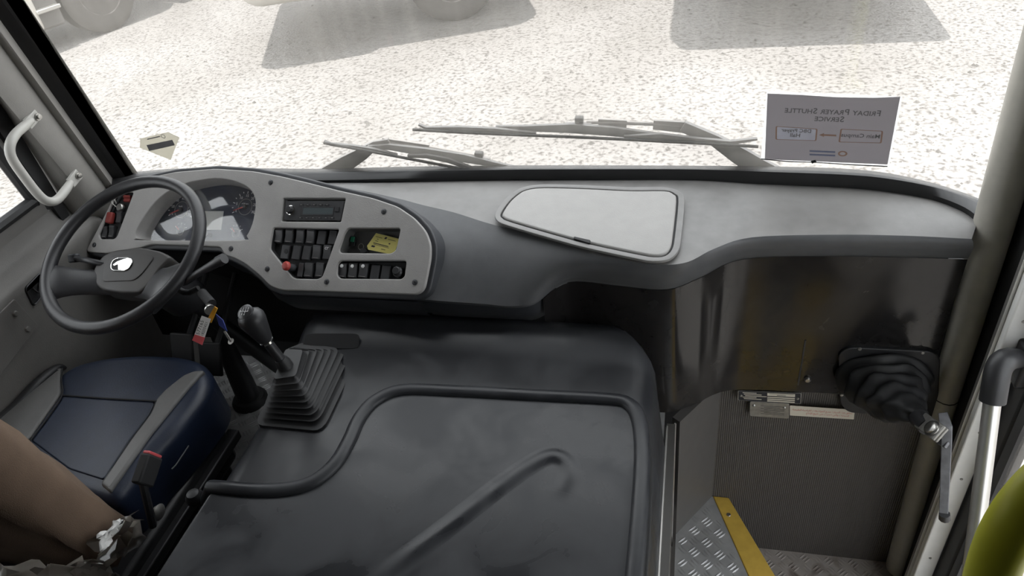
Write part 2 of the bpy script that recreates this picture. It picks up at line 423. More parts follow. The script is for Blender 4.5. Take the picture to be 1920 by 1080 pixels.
# left black band of the windscreen frame
def line3(p, q, z): t = (z - p.z) / (q.z - p.z); return p + (q - p) * t
gr = (PX(233, 328, -1.70), PX(25, 20, -1.70)); gl_ = (PX(222, 350, -1.735), PX(0, 37, -1.735))
zz = [-1.12 + OZ, -.6 + OZ, .36 + OZ]
obj('side_gasket', g_loft([[line3(*gr, z) + V((0, .05, 0)) for z in zz], [line3(*gr, z) for z in zz], [line3(*gl_, z) for z in zz], [line3(*gl_, z) + V((-.06, .05, 0)) for z in zz]], True), M_RUBBER, w1)
obj('header', g_wbox(-1.85, .76, 1.36, 1.60, -.10, .45), M_BLACK, w1, bevel=.01)  # unseen; hung low to keep bright sky out of the engine cover's reflection

# --- left front pillar trim: a convex moulding with a rim beside the gasket
pl = [gl_, (PX(212, 350, -1.722), PX(0, 58, -1.722)), (PX(203, 350, -1.732), PX(0, 74, -1.732)), (PX(198, 350, -1.742), PX(0, 82, -1.742)),
      (PX(172, 351, -1.735), PX(0, 130, -1.735)), (PX(144, 352, -1.748), PX(0, 180, -1.748)), (PX(122, 353, -1.775), PX(0, 187, -1.785)), (PX(106, 354, -1.80), PX(0, 196, -1.81)), (PX(98, 362, -1.86), PX(0, 210, -1.86))]
zz = [-1.15 + OZ + 1.52 * i / 6 for i in range(7)]
t1 = obj('trim_1', g_loft([[line3(*p, z) for z in zz] for p in pl]), M_PILLAR, smooth=True, angle=75, kind='structure', label='light grey moulded trim of the left windscreen pillar')

# --- left wall: lower moulded panel, upper panel with the driver's window
WLX = -1.82
fw = Frame(RZ(WLX, 0, 0), (0, -1, 0), (0, 0, 1))        # a runs to the rear, b up, n points into the cab (+x)? checked below
if fw.n.x < 0: fw = Frame(RZ(WLX, 0, 0), (0, 1, 0), (0, 0, 1))
sgn = -1 if fw.a.y < 0 else 1
def wl(u, v): return fw.px(u, v)
c1, c2 = wl(54, 362), wl(0, 291)
d1, d2 = wl(44, 392), wl(0, 424)
def ext(p, q, t): return (p[0] + (q[0] - p[0]) * t, p[1] + (q[1] - p[1]) * t)
fr_top = ext(c1, c2, 3.0); cor = (c1[0], d1[1] + (c1[1] - d1[1]) * .0)
rear_y = .15 * sgn
win = [fr_top, ext(c1, c2, -.25), (ext(d1, d2, -.5)[0], d1[1]), (rear_y, d1[1]), (rear_y, fr_top[1])]
winr = rpoly(win, [.05, .06, .06, .05, .05], 6)
outl = [(1.53 * sgn, -.99), (1.53 * sgn, .4), (-6.2 * sgn, .4), (-6.2 * sgn, -.99)]
holes = [winr]
for k in range(4):
    a, b = (-.25 - k * 1.45) * sgn, (-1.55 - k * 1.45) * sgn
    holes.append(rpoly([(a, -.72), (b, -.72), (b, .08), (a, .08)], .06))
wL = thing('wall_left', RZ(WLX, -2, -1.85), 'grey moulded left wall beside the driver', kind='structure')
obj('upper_panel', g_plate(fw, outl, holes, .03, .002), M_WALL, wL, smooth=True)
for h_ in holes[1:]: obj('pane', g_plate(fw, h_, (), .005, .0005, -.01), M_TINT, wL)
prof = [(-1.82, -.97), (-1.815, -1.0), (-1.80, -1.02), (-1.765, -1.035), (-1.75, -1.05), (-1.75, -1.075), (-1.752, -1.12), (-1.752, -1.2), (-1.752, -1.5), (-1.752, -1.86)]
obj('lower_panel', g_loft([[RZ(x, y, z) for y in (1.86, 1.2, .6, 0, -6.2)] for x, z in prof] + [[RZ(-1.9, y, -1.86) for y in (1.86, 1.2, .6, 0, -6.2)], [RZ(-1.9, y, -.97) for y in (1.86, 1.2, .6, 0, -6.2)]], False, True), M_WALL, wL, smooth=True, angle=60)
# dark door seal running down the wall between window and pillar
sA = [(PX(103, 358, -1.806), PX(10, 205, -1.806)), (PX(84, 366, -1.806), PX(-30, 205, -1.806))]
zz = [-1.02 + OZ, .3 + OZ]
obj('door_seal', g_loft([[line3(*p, z) for z in zz] for p in sA] + [[line3(*p, z) - V((.03, 0, 0)) for z in zz] for p in sA[::-1]], False, True), M_RUBBER, wL)
# recessed handle and access plate in the lower panel
fl = Frame(RZ(-1.750, 0, 0), fw.a, (0, 0, 1))
rec = [fl.px(u, v) for u, v in ((44, 541), (76, 508), (90, 540), (62, 576))]
rc = thing('wall_recess', fl.pt(*rec[3]), 'small black recessed pull handle low on the left wall', 'handle')
obj('bezel', g_plate(fl, rpoly(rec, .012), [rpoly([(p[0] * .88 + sum(q[0] for q in rec) / 4 * .12, p[1] * .88 + sum(q[1] for q in rec) / 4 * .12) for p in rec], .01)], .008, .002, .005), M_BLACK, rc, smooth=True)
obj('cup', g_plate(fl, rpoly(rec, .012), (), .004, .001, .0), M_PIT, rc)
obj('catch', g_tube([fl.pt(*fl.px(58, 540), .004), fl.pt(*fl.px(68, 548), .008), fl.pt(*fl.px(72, 530), .004)], .003, 6, smooth=3), M_BLACK, rc, smooth=True)
apx = [fl.px(u, v) for u, v in ((-60, 640), (24, 560), (70, 611), (0, 700), (-60, 770))]
ap = thing('access_plate', fl.pt(*apx[3]), 'grey access cover with two bolts on the left wall beside the seat', 'cover')
obj('plate', g_plate(fl, rpoly(apx, .006), (), .006, .0015, .006), M_WALL, ap, smooth=True)
for u, v in ((25, 588), (48, 617)):
    f2 = fl.at(*fl.px(u, v), .006)
    obj('bolt', g_lathe(f2, [(.0085, 0), (.0085, .002), (.006, .0045), (.0, .005)], 14), M_WALL, ap, smooth=True)

# --- driver's window (glass, black rubber)
w2 = thing('window_2', fw.pt(win[2][0], win[2][1]), "driver's side window with black rubber seal at the left edge", kind='structure')
obj('seal', g_tube([fw.pt(p[0], p[1], -.004) for p in winr], .017, 8, closed=True), M_RUBBER, w2, smooth=True)
obj('glass', g_plate(fw, winr, (), .005, .0005, -.012), M_SIDEGLASS, w2)

# --- right windscreen post
def axis(zs_, c0, c1_): return [line3(c0, c1_, z + OZ) for z in zs_]
pa, pb = PY(1866, 410, 1.565), PY(1676, 1072, 1.525)
zs_ = [.4, -.2, -.7, -1.0, -1.4, -1.8, -2.26]; rr = [.044, .043, .041, .039, .034, .030, .027]
rows = []
for z, r in zip(zs_, rr):
    c = line3(pa, pb, z + OZ)
    rows.append([c + V((math.cos(t * math.pi / 8) * r * 1.0, math.sin(t * math.pi / 8) * r * 1.25, 0)) for t in range(16)])
t2 = thing('trim_2', line3(pa, pb, -2.24 + OZ), 'beige rounded trim of the right windscreen post', kind='structure')
obj('post_moulding', g_loft(rows, True, False, True), M_POST, t2, smooth=True)
sA = [PX(1800, 748, .69), PX(1752, 746, .66)]
c = line3(pa, pb, PY(1777, 748, 1.53).z)
obj('joint_ring', g_lathe(Frame(c, (1, 0, 0), (0, 1, 0)), [(.0345, -.001), (.0345, .001)], 16, 1.0, 1.25), M_BLACK, t2)
obj('black_filler', g_wbox(.70, .80, 1.41, 1.60, -2.3, .4), M_RUBBER, t2)

# --- right wall and the passenger door
wR = thing('wall_right', RZ(.74, -3, -1.85), 'right wall of the bus behind the door', kind='structure')
fr = Frame(RZ(.745, 0, 0), (0, 1, 0), (0, 0, 1)); 
holes = []
for k in range(4):
    a, b = -.25 - k * 1.45, -1.55 - k * 1.45
    holes.append(rpoly([(a, -.72), (a, .08), (b, .08), (b, -.72)], .06))
obj('upper_panel', g_plate(fr, [(.1, -2.8 + .95), (.1, .4), (-6.2, .4), (-6.2, -1.85)], holes, .03, .002), M_WALL, wR)
for h_ in holes: obj('pane', g_plate(fr, h_, (), .005, .0005, -.01), M_TINT, wR)
obj('door_header', g_wbox(.72, .8, .1, 1.6, -.25, .4), M_WALL, wR)
d1_ = thing('door_1', RZ(.72, 1.0, -2.3), 'black framed passenger door with glass at the right edge', kind='structure')
sx0, sy0 = .672, 1.345
p = PX(1889, 620, .672)
sy0 = p.y - .02
obj('edge_strip', g_wbox(.662, .708, sy0, sy0 + .024, -2.32, .3), M_WHITEP, d1_, bevel=.003)
obj('strip_return', g_wbox(.655, .69, sy0 + .024, sy0 + .036, -2.32, .3), M_ALU, d1_)
for k in range(9):
    f2 = Frame(RZ(.685, sy0, -.75 - k * .17), (1, 0, 0), (0, 0, 1))
    obj('rivet', g_lathe(f2, [(.004, 0), (.003, .002), (0, .0025)], 8), M_STEEL, d1_, smooth=True)
obj('rubber_edge', g_wbox(.712, .76, sy0 - .06, sy0 + .02, -2.32, .3), M_RUBBER, d1_, bevel=.012)
gy1 = 1.262; gy0 = .25
obj('stile', [g_wbox(.716, .745, gy1, sy0 - .05, -2.32, .3), g_wbox(.71, .745, gy0 - .16, gy0, -2.32, .3), g_wbox(.71, .745, gy0, gy1, -2.32, -2.1), g_wbox(.71, .745, gy0, gy1, -.2, .3)], M_BLACK, d1_)
obj('glass', g_wbox(.724, .73, gy0, gy1, -2.1, -.2), M_SIDEGLASS, d1_)
for v_ in (930, 947, 985, 1010, 1065):
    q = PX(1760 - (v_ - 930) * .1, v_, .705); f2 = Frame(q, (0, 0, 1), (0, 1, 0))
    if f2.n.x > 0: f2 = Frame(q, (0, 1, 0), (0, 0, 1))
    if f2.n.x > 0: f2 = Frame(q, (0, -1, 0), (0, 0, 1))
    obj('screw', g_lathe(f2, [(.006, 0), (.006, .002), (.004, .005), (0, .006)], 8), M_DULL, d1_, smooth=True)

# --- floor, steps, ceiling, back wall, front wall
fl_ = thing('floor', RZ(-1, 0, -1.87), 'dark checker-plate cab floor', kind='structure')
obj('cab_floor', g_wbox(-1.85, -.05, .45, 1.88, -1.9, -1.85), M_TREAD, fl_)
obj('aisle_floor', g_wbox(-1.85, .74, -6.2, .45, -1.9, -1.85), M_STEPSIDE, fl_)
obj('ceiling', [g_wbox(-1.9, .8, -6.2, 1.64, .38, .44)], M_CEIL, kind='structure', label='pale bus ceiling')
obj('wall_back', g_wbox(-1.9, .8, -6.26, -6.2, -2.3, .44), M_WALL, kind='structure', label='rear wall of the bus')
FWY = 1.545                                            # lower front wall beside the steps
wf = thing('wall_front', RZ(.3, FWY, -2.24), 'dark ribbed lower front wall of the entry steps', kind='structure')
fA, fB, fC = (.108, FWY), (.0, 1.39), (-.002, .45)
obj('ribbed_panel', g_prism([RZ(fA[0], FWY, -2.30), RZ(.74, FWY, -2.30), RZ(.74, FWY, -1.45), RZ(fA[0], FWY, -1.45)], (0, .02, 0)), M_RIB, wf)
obj('corner_panel', g_prism([RZ(fA[0], fA[1], -2.30), RZ(fA[0], fA[1], -1.512), RZ(fB[0], fB[1], -1.512), RZ(fB[0], fB[1], -2.30)], (-.02, .015, 0)), M_STEPSIDE, wf)
obj('nose_panel', g_wbox(-1.80, .74, 1.88, 1.94, -2.6, -1.14), M_BLACK, wf)
obj('corner_filler', g_wbox(.60, .8, 1.56, 1.78, -2.4, -1.10), M_BLACK, wf)
# steps
z1, z2 = -2.015, -2.265
cA, cB = PZ(1337, 932, z1), PZ(1364, 930, z1)
eA, eB = PZ(1402, 1078, z1), PZ(1452, 1078, z1)
def on(p, q, y): t = (y - p.y) / (q.y - p.y); return p + (q - p) * t
yb = .45
nosL = [on(cA, eA, FWY), on(cA, eA, yb)]; nosR = [on(cB, eB, FWY), on(cB, eB, yb)]
st = thing('entry_step', RZ(.1, 1.2, z2), 'grey checker-plate upper entry step with yellow nosing', kind='structure')
poly = [RZ(fA[0], FWY, z1), nosL[0], nosL[1], RZ(0, yb, z1), RZ(0, fB[1], z1)]
obj('tread', g_prism(poly, (0, 0, -.03)), M_TREAD, st)
obj('nosing', g_prism([nosL[0] + V((0, 0, .003)), nosR[0] + V((0, 0, .003)), nosR[1] + V((0, 0, .003)), nosL[1] + V((0, 0, .003))], (0, 0, -.03)), M_YEL, st, bevel=.003)
q = PZ(1366, 966, z1); obj('screw', g_lathe(Frame(q + V((0, 0, .003)), (1, 0, 0), (0, 1, 0)), [(.007, 0), (.006, .0015), (0, .002)], 12), M_STEEL, st, smooth=True)
obj('riser', g_prism([nosR[0] - V((.02, 0, .02)), nosR[1] - V((.02, 0, .02)), nosR[1] - V((.02, 0, .3)), nosR[0] - V((.02, 0, .3))], (-.02, 0, 0)), M_STEPSIDE, st)
st2 = thing('lower_step', RZ(.5, 1.2, z2), 'dusty stained checker-plate lower entry step', kind='structure')
obj('tread', g_wbox(.0, .75, yb, FWY, z2 - .03, z2), M_TREAD2, st2)
obj('stepwell_back', g_wbox(-.02, .75, yb - .03, yb, -2.3, -1.85), M_STEPSIDE, st2)
def bars(region, z, pitch, L, w, h):
    """raised bars of checker plate: rows of three short bars turned in alternating directions"""
    gs = []; (x0, x1, y0, y1), inside = region
    n = int((x1 - x0) / pitch) + 1; m = int((y1 - y0) / pitch) + 1
    for i in range(n):
        for j in range(m):
            cx, cy = x0 + (i + .5) * pitch, y0 + (j + .5) * pitch
            ang = math.radians(45 if (i + j) % 2 else -45)
            ax, ay = V((math.cos(ang), math.sin(ang), 0)), V((-math.sin(ang), math.cos(ang), 0))
            for k in (-1, 0, 1):
                c = V((cx, cy, z + OZ)) + ay * k * pitch * .27
                if not inside(c.x, c.y): continue
                tp = [c - ax * L * .5, c - ax * L * .22 + ay * w * .5, c + ax * L * .22 + ay * w * .5, c + ax * L * .5, c + ax * L * .22 - ay * w * .5, c - ax * L * .22 - ay * w * .5]
                up = [c - ax * L * .25 + V((0, 0, h)), c + ax * L * .25 + V((0, 0, h))]
                gs.append((tp + up, [(0, 1, 6), (1, 2, 7, 6), (2, 3, 7), (3, 4, 7), (4, 5, 6, 7), (5, 0, 6)]))
    return gs
def in_step(x, y):
    t = (y - nosL[1].y) / (nosL[0].y - nosL[1].y); xr = nosL[1].x + (nosL[0].x - nosL[1].x) * t
    xl = 0.005 if y < fB[1] else 0.005 + (y - fB[1]) / (FWY - fB[1]) * fA[0]
    return xl + .01 < x < xr - .012 and y < FWY - .01
obj('tread_bars', bars(((0, .45, .8, 1.54), in_step), z1, .037, .031, .0068, .002), M_TREAD, st, kind='stuff', smooth=True)
def in_low(x, y):
    t = (y - nosR[1].y) / (nosR[0].y - nosR[1].y); return x > nosR[1].x + (nosR[0].x - nosR[1].x) * t and y < FWY - .01 and x < .72
obj('tread_bars', bars(((.1, .74, 1.1, 1.54), in_low), z2, .037, .031, .0068, .0018), M_TREAD2, st2, kind='stuff', smooth=True)
obj('floor_bars', bars(((-1.75, -1.0, 1.0, 1.85), lambda x, y: True), -1.85, .037, .031, .0068, .002), M_TREAD, fl_, kind='stuff', smooth=True)

# ================================================================== DASHBOARD
dash = thing('dashboard', RZ(-.55, 1.5, -1.5), 'long grey dashboard with light instrument panel and glove box under the windscreen', 'dashboard')
# top of the shell: from gasket to the sharp crease
Wr = [(560, 341), (640, 338), (719, 337), (800, 334), (880, 331), (960, 330), (1040, 329), (1120, 329), (1200, 329), (1270, 330), (1330, 331), (1400, 335), (1470, 339), (1600, 345), (1720, 360), (1790, 380), (1836, 411)]
Cr = [(575, 350), (660, 355), (741, 371), (795, 385), (850, 398), (910, 417), (965, 432), (1040, 455), (1110, 476), (1180, 490), (1240, 496.5), (1290, 491), (1340, 466), (1410, 445), (1560, 440), (1700, 442), (1822, 448)]
Lr = [(575, 545), (669, 551), (740, 556), (800, 562), (850, 566), (910, 570), (955, 574), (1000, 567), (1040, 536), (1080, 523), (1166, 532), (1251, 538), (1313, 516), (1393, 481), (1560, 475), (1700, 477), (1818, 480)]
zW = [-.985] * 17
zC = [-.985, -.985, -.985, -.988, -.992, -.995, -1.0, -1.0, -1.0, -1.0, -1.0, -1.0, -1.0, -.998, -.995, -.995, -.995]
zL = [-1.12, -1.11, -1.105, -1.105, -1.11, -1.115, -1.12, -1.115, -1.10, -1.09, -1.085, -1.08, -1.07, -1.058, -1.05, -1.05, -1.05]
A = [PZ(u, v, z) + V((0, .004, -.004)) for (u, v), z in zip(Wr, zW)]; C = [PZ(u, v, z) for (u, v), z in zip(Cr, zC)]; L = [PZ(u, v, z) for (u, v), z in zip(Lr, zL)]
k = 5
A, C, L = catmull(A, k), catmull(C, k), catmull(L, k)
Bk = [V((p.x, p.y + .05, p.z - .06)) for p in A]
topg = [Bk] + [[a.lerp(c, t) + V((0, 0, .004 * math.sin(math.pi * t))) for a, c in zip(A, C)] for t in (0, .15, .35, .55, .75, .9, 1)]
obj('top_shell', g_loft(topg), M_DASH, dash, smooth=True, angle=50)
# steeper slope between crease and lip (rolled edge at the lip); its shade is in the colour
rows = [C] + [[c.lerp(l, t) + V((0, -.012 * math.sin(math.pi * t), .012 * math.sin(math.pi * t))) for c, l in zip(C, L)] for t in (.1, .25, .5, .75, .9, 1)]
rows.append([l + V((0, .004, -.010)) for l in L]); rows.append([l + V((0, .016, -.016)) for l in L])
obj('slope', g_loft(rows), M_SLOPE_SHADE, dash, smooth=True, angle=50)
# underside band left of the gloss panel
nL = 8 * k + 1
L1 = L[:nL]
Ud = []
for i, l in enumerate(L1):
    Ud.append(l)
u1 = [l + V((0, .012, -.012)) for l in L1]; u2 = [l + V((0, .022, -.05)) for l in L1]; u3 = [l + V((0, .05, -.09)) for l in L1]; u4 = [l + V((0, .25, -.13)) for l in L1]
obj('underside', g_loft([u1, u2, u3, u4]), M_SHELL, dash, smooth=True, angle=60)
# glossy black panel on the right, wrapping round the engine cover
R0 = 7 * k + 2
Lr_ = L[R0:]
pb_ = []
for l in Lr_:
    b = V((l.x, l.y + .004, -1.51 + OZ)); pb_.append(b)
rows = [[V((l.x, l.y + .004, l.z - .012)) for l in Lr_]] + [[V((l.x, l.y + .004 + .004 * math.sin(3.14 * t), l.z - .012)).lerp(b, t) for l, b in zip(Lr_, pb_)] for t in (.2, .4, .6, .8, .95)]
rows += [pb_, [b + V((0, .015, -.004)) for b in pb_]]
obj('gloss_panel', g_loft(rows), M_GLOSS, dash, smooth=True, angle=60)
pr = [q for q in L if q.x > .33]
f2 = Frame(PY(1514, 710, FWY - .004), (1, 0, 0), (0, 0, 1))
sc = Frame(V((PY(1514, 710, 1.53).x, 1.529, PY(1514, 710, 1.53).z)), (1, 0, 0), (0, 0, 1))
obj('screw', g_lathe(sc, [(.009, 0), (.009, .004), (.006, .008), (0, .009)], 12), M_STEEL, dash, smooth=True)
obj('seam', g_box(Frame(PY(1503, 680, 1.531), (1, 0, 0), (0, 0, 1)), -.002, .002, -.08, .08, -.002, .003), M_BLACK, dash)

# glove box lid, lying in a moulded recess of the top
fG = Frame(PZ(1110, 410, -.988), PZ(1260, 400, -.987) - PZ(960, 400, -.987), PZ(1110, 370, -.981) - PZ(1130, 465, -.993))
lid = [(943, 407), (955, 388), (970, 373), (988, 363), (1021, 359), (1100, 361), (1182, 365), (1245, 365), (1263, 371), (1268, 383), (1261, 451), (1256, 473), (1245, 484), (1226, 486), (1191, 480), (1103, 461), (1040, 444), (962, 421), (946, 414)]
l2 = [V(p) for p in (fG.px(u, v) for u, v in lid)]
cen = sum(l2, V((0, 0))) / len(l2)
def grow(pts, d):
    out = []
    n = len(pts)
    for i in range(n):
        t = (pts[(i + 1) % n] - pts[i - 1]).normalized(); nn = V((t.y, -t.x))
        if nn.dot(pts[i] - cen) < 0: nn = -nn
        out.append(pts[i] + nn * d)
    return out
def ring(pts): return [V(p[:2]) for p in catmull([V((p[0], p[1], 0)) for p in pts], 3, True)]
lr = ring(l2)
gl = obj('glove_box_lid', g_plate(fG, lr, (), .012, .005, .0125, 3), M_GLOVE, dash, smooth=True, label='pale grey glove box lid')
obj('lid_gap', g_plate(fG, ring(grow(l2, .0045)), (), .004, .0005, .0065), M_PIT, dash)
obj('lid_surround', g_plate(fG, ring(grow(l2, .020)), [ring(grow(l2, .0045))], .006, .0025, .0105, 2), M_DASH, dash, smooth=True)
nt_ = [fG.px(u, v) for u, v in ((1077, 452), (1108, 459), (1106, 465), (1076, 456))]
obj('latch', g_plate(fG, rpoly(nt_, .003), (), .008, .0008, .0145), M_PIT, gl)

# ------------------------------------------------ instrument panel
nP = V((-.12, -.68, .72)).normalized()
aP = V((1, -.10, 0)); aP = (aP - nP * aP.dot(nP)).normalized(); bP = nP.cross(aP)
FP = Frame(RZ(-.97, 1.54, -.96), aP, bP)
if FP.n.dot(nP) < 0: FP = Frame(FP.o, -aP, bP)
def pp(*uv, off=0): return [FP.px(u, v, off) for u, v in uv]
OUT = [(163, 473), (190, 422), (217, 368), (240, 350), (274, 335), (333, 323), (407, 317), (478, 322), (527, 331), (574, 342), (637, 358), (700, 372), (747, 388), (779, 410), (800, 434), (809, 458), (809, 483), (802, 520), (797, 543), (785, 553), (669, 549), (574, 546), (530, 545), (508, 537), (492, 520), (478, 508), (462, 495), (441, 484), (422, 478), (417, 464), (350, 461), (285, 459), (268, 465), (200, 476)]
out2 = [V(p) for p in pp(*OUT)]
HCL = [(257, 440), (263, 424), (285, 390), (312, 364), (345, 347), (393, 337), (427, 338), (457, 347), (474, 360), (481, 378), (480, 395), (475, 420), (464, 443), (450, 451), (270, 451), (260, 448)]
HSW = [(226, 360), (253, 362), (222, 444), (216, 449), (191, 449), (188, 441), (215, 378)]
HRD = [(533, 373), (650, 373), (641, 417), (530, 416)]
HMB = [(515, 428), (638, 431), (609, 512), (606, 520), (597, 524), (556, 523), (549, 519), (509, 468), (510, 455)]
HTR = [(655, 429), (753, 429), (744, 470), (735, 476), (641, 475), (638, 470), (648, 440)]
HLR = [(641, 490), (764, 490), (760, 519), (754, 524), (640, 523), (634, 517), (635, 497)]
HOL = [ring([V(p) for p in pp(*HCL)]), rpoly(pp(*HSW), .006), rpoly(pp(*HRD), .004), rpoly(pp(*HMB), .006), rpoly(pp(*HTR), .008), rpoly(pp(*HLR), .008)]
ip = obj('instrument_panel', g_plate(FP, rpoly(out2, .014, 3), HOL, .014, .0035, .006, 3), M_PANEL, dash, smooth=True, label='light grey textured instrument panel')
# dark carcass behind the panel, slightly larger, so that a dark rim shows all round
c2 = sum(out2, V((0, 0))) / len(out2)
def growp(pts, d):
    out = []; n = len(pts)
    ar = sum(pts[i].x * pts[(i + 1) % n].y - pts[(i + 1) % n].x * pts[i].y for i in range(n))
    for i in range(n):
        t = (pts[(i + 1) % n] - pts[i - 1]).normalized(); nn = V((t.y, -t.x)) * (1 if ar > 0 else -1)
        out.append(pts[i] + nn * d)
    return out
rim = growp(out2, .013)
obj('binnacle', g_plate(FP, rpoly(rim, .014, 3), [rpoly(growp(out2, -.012), .012, 3)], .06, .006, -.003, 3), M_SHELL, dash, smooth=True)
obj('binnacle_back', g_plate(FP, rpoly(growp(out2, .004), .012, 3), (), .01, .002, -.075), M_PIT, dash)
# lower carcass skirt: hangs below the panel's lower edge into the knee room
sk = [(418, 482), (441, 490), (462, 502), (480, 515), (494, 528), (508, 545), (530, 554), (574, 556), (669, 560), (785, 566)]
s0 = [FP.pt(*FP.px(u, v), -.004) for u, v in sk]
s0 = catmull(s0, 3)
s1 = [p + V((0, .012, -.035)) for p in s0]; s2 = [p + V((0, .05, -.085)) for p in s0]; s3 = [p + V((0, .3, -.12)) for p in s0]
obj('knee_skirt', g_loft([s0, s1, s2, s3]), M_SHELL, dash, smooth=True, angle=60)
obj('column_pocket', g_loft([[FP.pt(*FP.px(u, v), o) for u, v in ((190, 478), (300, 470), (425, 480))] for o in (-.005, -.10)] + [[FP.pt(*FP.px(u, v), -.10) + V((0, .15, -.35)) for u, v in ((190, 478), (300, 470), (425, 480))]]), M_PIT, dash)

# recess trays behind the openings
def tray(hole, depth, m, inset=.002, mb=None):
    h = [V(p) for p in hole]; c = sum(h, V((0, 0))) / len(h)
    top = [FP.pt(p.x, p.y, .001) for p in h]; bot = [FP.pt(*(p + (c - p).normalized() * inset), -depth) for p in h]
    obj('recess', g_loft([top, bot], True), m, dash, smooth=True)
    obj('recess_floor', g_plate(FP, [p + (c - p).normalized() * inset for p in h], (), .003, .0002, -depth), mb or m, dash)
tray(HOL[1], .012, M_PIT); tray(HOL[2], .012, M_PANEL, mb=M_PIT); tray(HOL[3], .013, M_PIT); tray(HOL[4], .030, M_TRAY); tray(HOL[5], .013, M_PIT)

# instrument cluster
cl = [V(p) for p in HOL[0]]; cc = sum(cl, V((0, 0))) / len(cl)
dep = .042
inn = [p + (cc - p) * .05 for p in cl]
obj('cluster_hood', g_loft([[FP.pt(p.x, p.y, .003) for p in cl], [FP.pt(*(p + (cc - p) * .02), -.012) for p in cl], [FP.pt(p.x, p.y, -dep) for p in inn]], True), M_PANEL, dash, smooth=True)
ic = obj('instrument_cluster', g_plate(FP, inn, (), .004, .0003, -dep), M_NAVY, dash, label='dark blue instrument cluster')
FC = FP.at(0, 0, -dep + .0005)
def cp(u, v): return FC.px(u, v)
def dial(u, v, R, labels, a0, a1, needle, nm):
    x, y = cp(u, v); f = FC.at(x, y)
    d = obj('dial_ring', g_plate(f, [(R * .52 * math.cos(t / 16 * math.pi), R * .52 * math.sin(t / 16 * math.pi)) for t in range(32)], [[(R * .49 * math.cos(t / 16 * math.pi), R * .49 * math.sin(t / 16 * math.pi)) for t in range(32)]], .0006, .0001, .0006), M_DULL, ic)
    n = len(labels) * 2 - 1; tk = []
    for i in range(n):
        a = math.radians(a0 + (a1 - a0) * i / (n - 1)); q = f.rot(math.degrees(a)); L_ = .10 if i % 2 else .16
        tk.append(g_box(q, R * (1 - L_), R, -R * .022, R * .022, 0, .0006))
    obj('dial_ticks', tk, M_WHITEINK, ic)
    for i, s in enumerate(labels):
        a = math.radians(a0 + (a1 - a0) * i / (len(labels) - 1)); s and obj('dial_number', g_text(f.at(R * .70 * math.cos(a), R * .70 * math.sin(a)), s, R * .24, .0004), M_WHITEINK, ic)
    q = f.rot(needle); obj('needle', g_prism([q.pt(-R * .1, -R * .05, .003), q.pt(R * .85, -R * .015, .003), q.pt(R * .85, R * .015, .003), q.pt(-R * .1, R * .05, .003)], f.n * .001), M_RED, ic)
    obj('needle_cap', g_lathe(f, [(R * .14, 0), (R * .14, .004), (R * .1, .006)], 14), M_BLACK, ic, smooth=True)
px_m = (V(cp(460, 390)) - V(cp(339, 393))).length / 121
dial(340, 393, 25 * px_m, ['0', '20', '40', '60', '80', '100', '120'], 205, -25, 203, 'speed')
dial(460, 388, 24 * px_m, ['0', '5', '10', '15', '20', '25', '30'], 205, -25, 200, 'rev')
dial(338, 433, 13 * px_m, ['E', '1', 'F'], 150, 30, 140, 'fuel')
dial(442, 437, 13 * px_m, ['C', '', 'H'], 150, 30, 135, 'temp')
x, y = cp(339, 387); obj('dial_text', g_text(FC.at(x, y), 'km/h', .007, .0006), M_WHITEINK, ic)
x, y = cp(460, 382); obj('dial_text', g_text(FC.at(x, y), 'x100 rpm', .006, .0006), M_WHITEINK, ic)
obj('screen', g_plate(FC, [cp(382, 396), cp(420, 396), cp(415, 431), cp(381, 431)], (), .001, .0002, .001), M_LCD, ic, label='pale grey display screen')
for u, v in ((385, 442), (395, 441)):
    x, y = cp(u, v); obj('trip_button', g_lathe(FC.at(x, y), [(.0065, 0), (.0065, .014), (.005, .016), (0, .016)], 12), M_BLACK, ic, smooth=True)
obj('lens', g_plate(FP, [p + (cc - p) * .03 for p in cl], (), .0015, .0002, -dep * .55), M_LENS, ic)

# screws holding the panel
for u, v in ((281, 348), (180, 460), (436, 467), (510, 343), (722, 398), (504, 505), (615, 529), (780, 530)):
    f2 = FP.at(*FP.px(u, v), .006)
    s_ = obj('panel_screw', g_lathe(f2, [(.0075, -.001), (.0075, .0012), (.0055, .0026), (0, .003)], 16), M_SHELL, dash, smooth=True)
    obj('socket', g_lathe(f2, [(.0028, .0026), (.0028, .0034)], 6), M_PIT, s_)

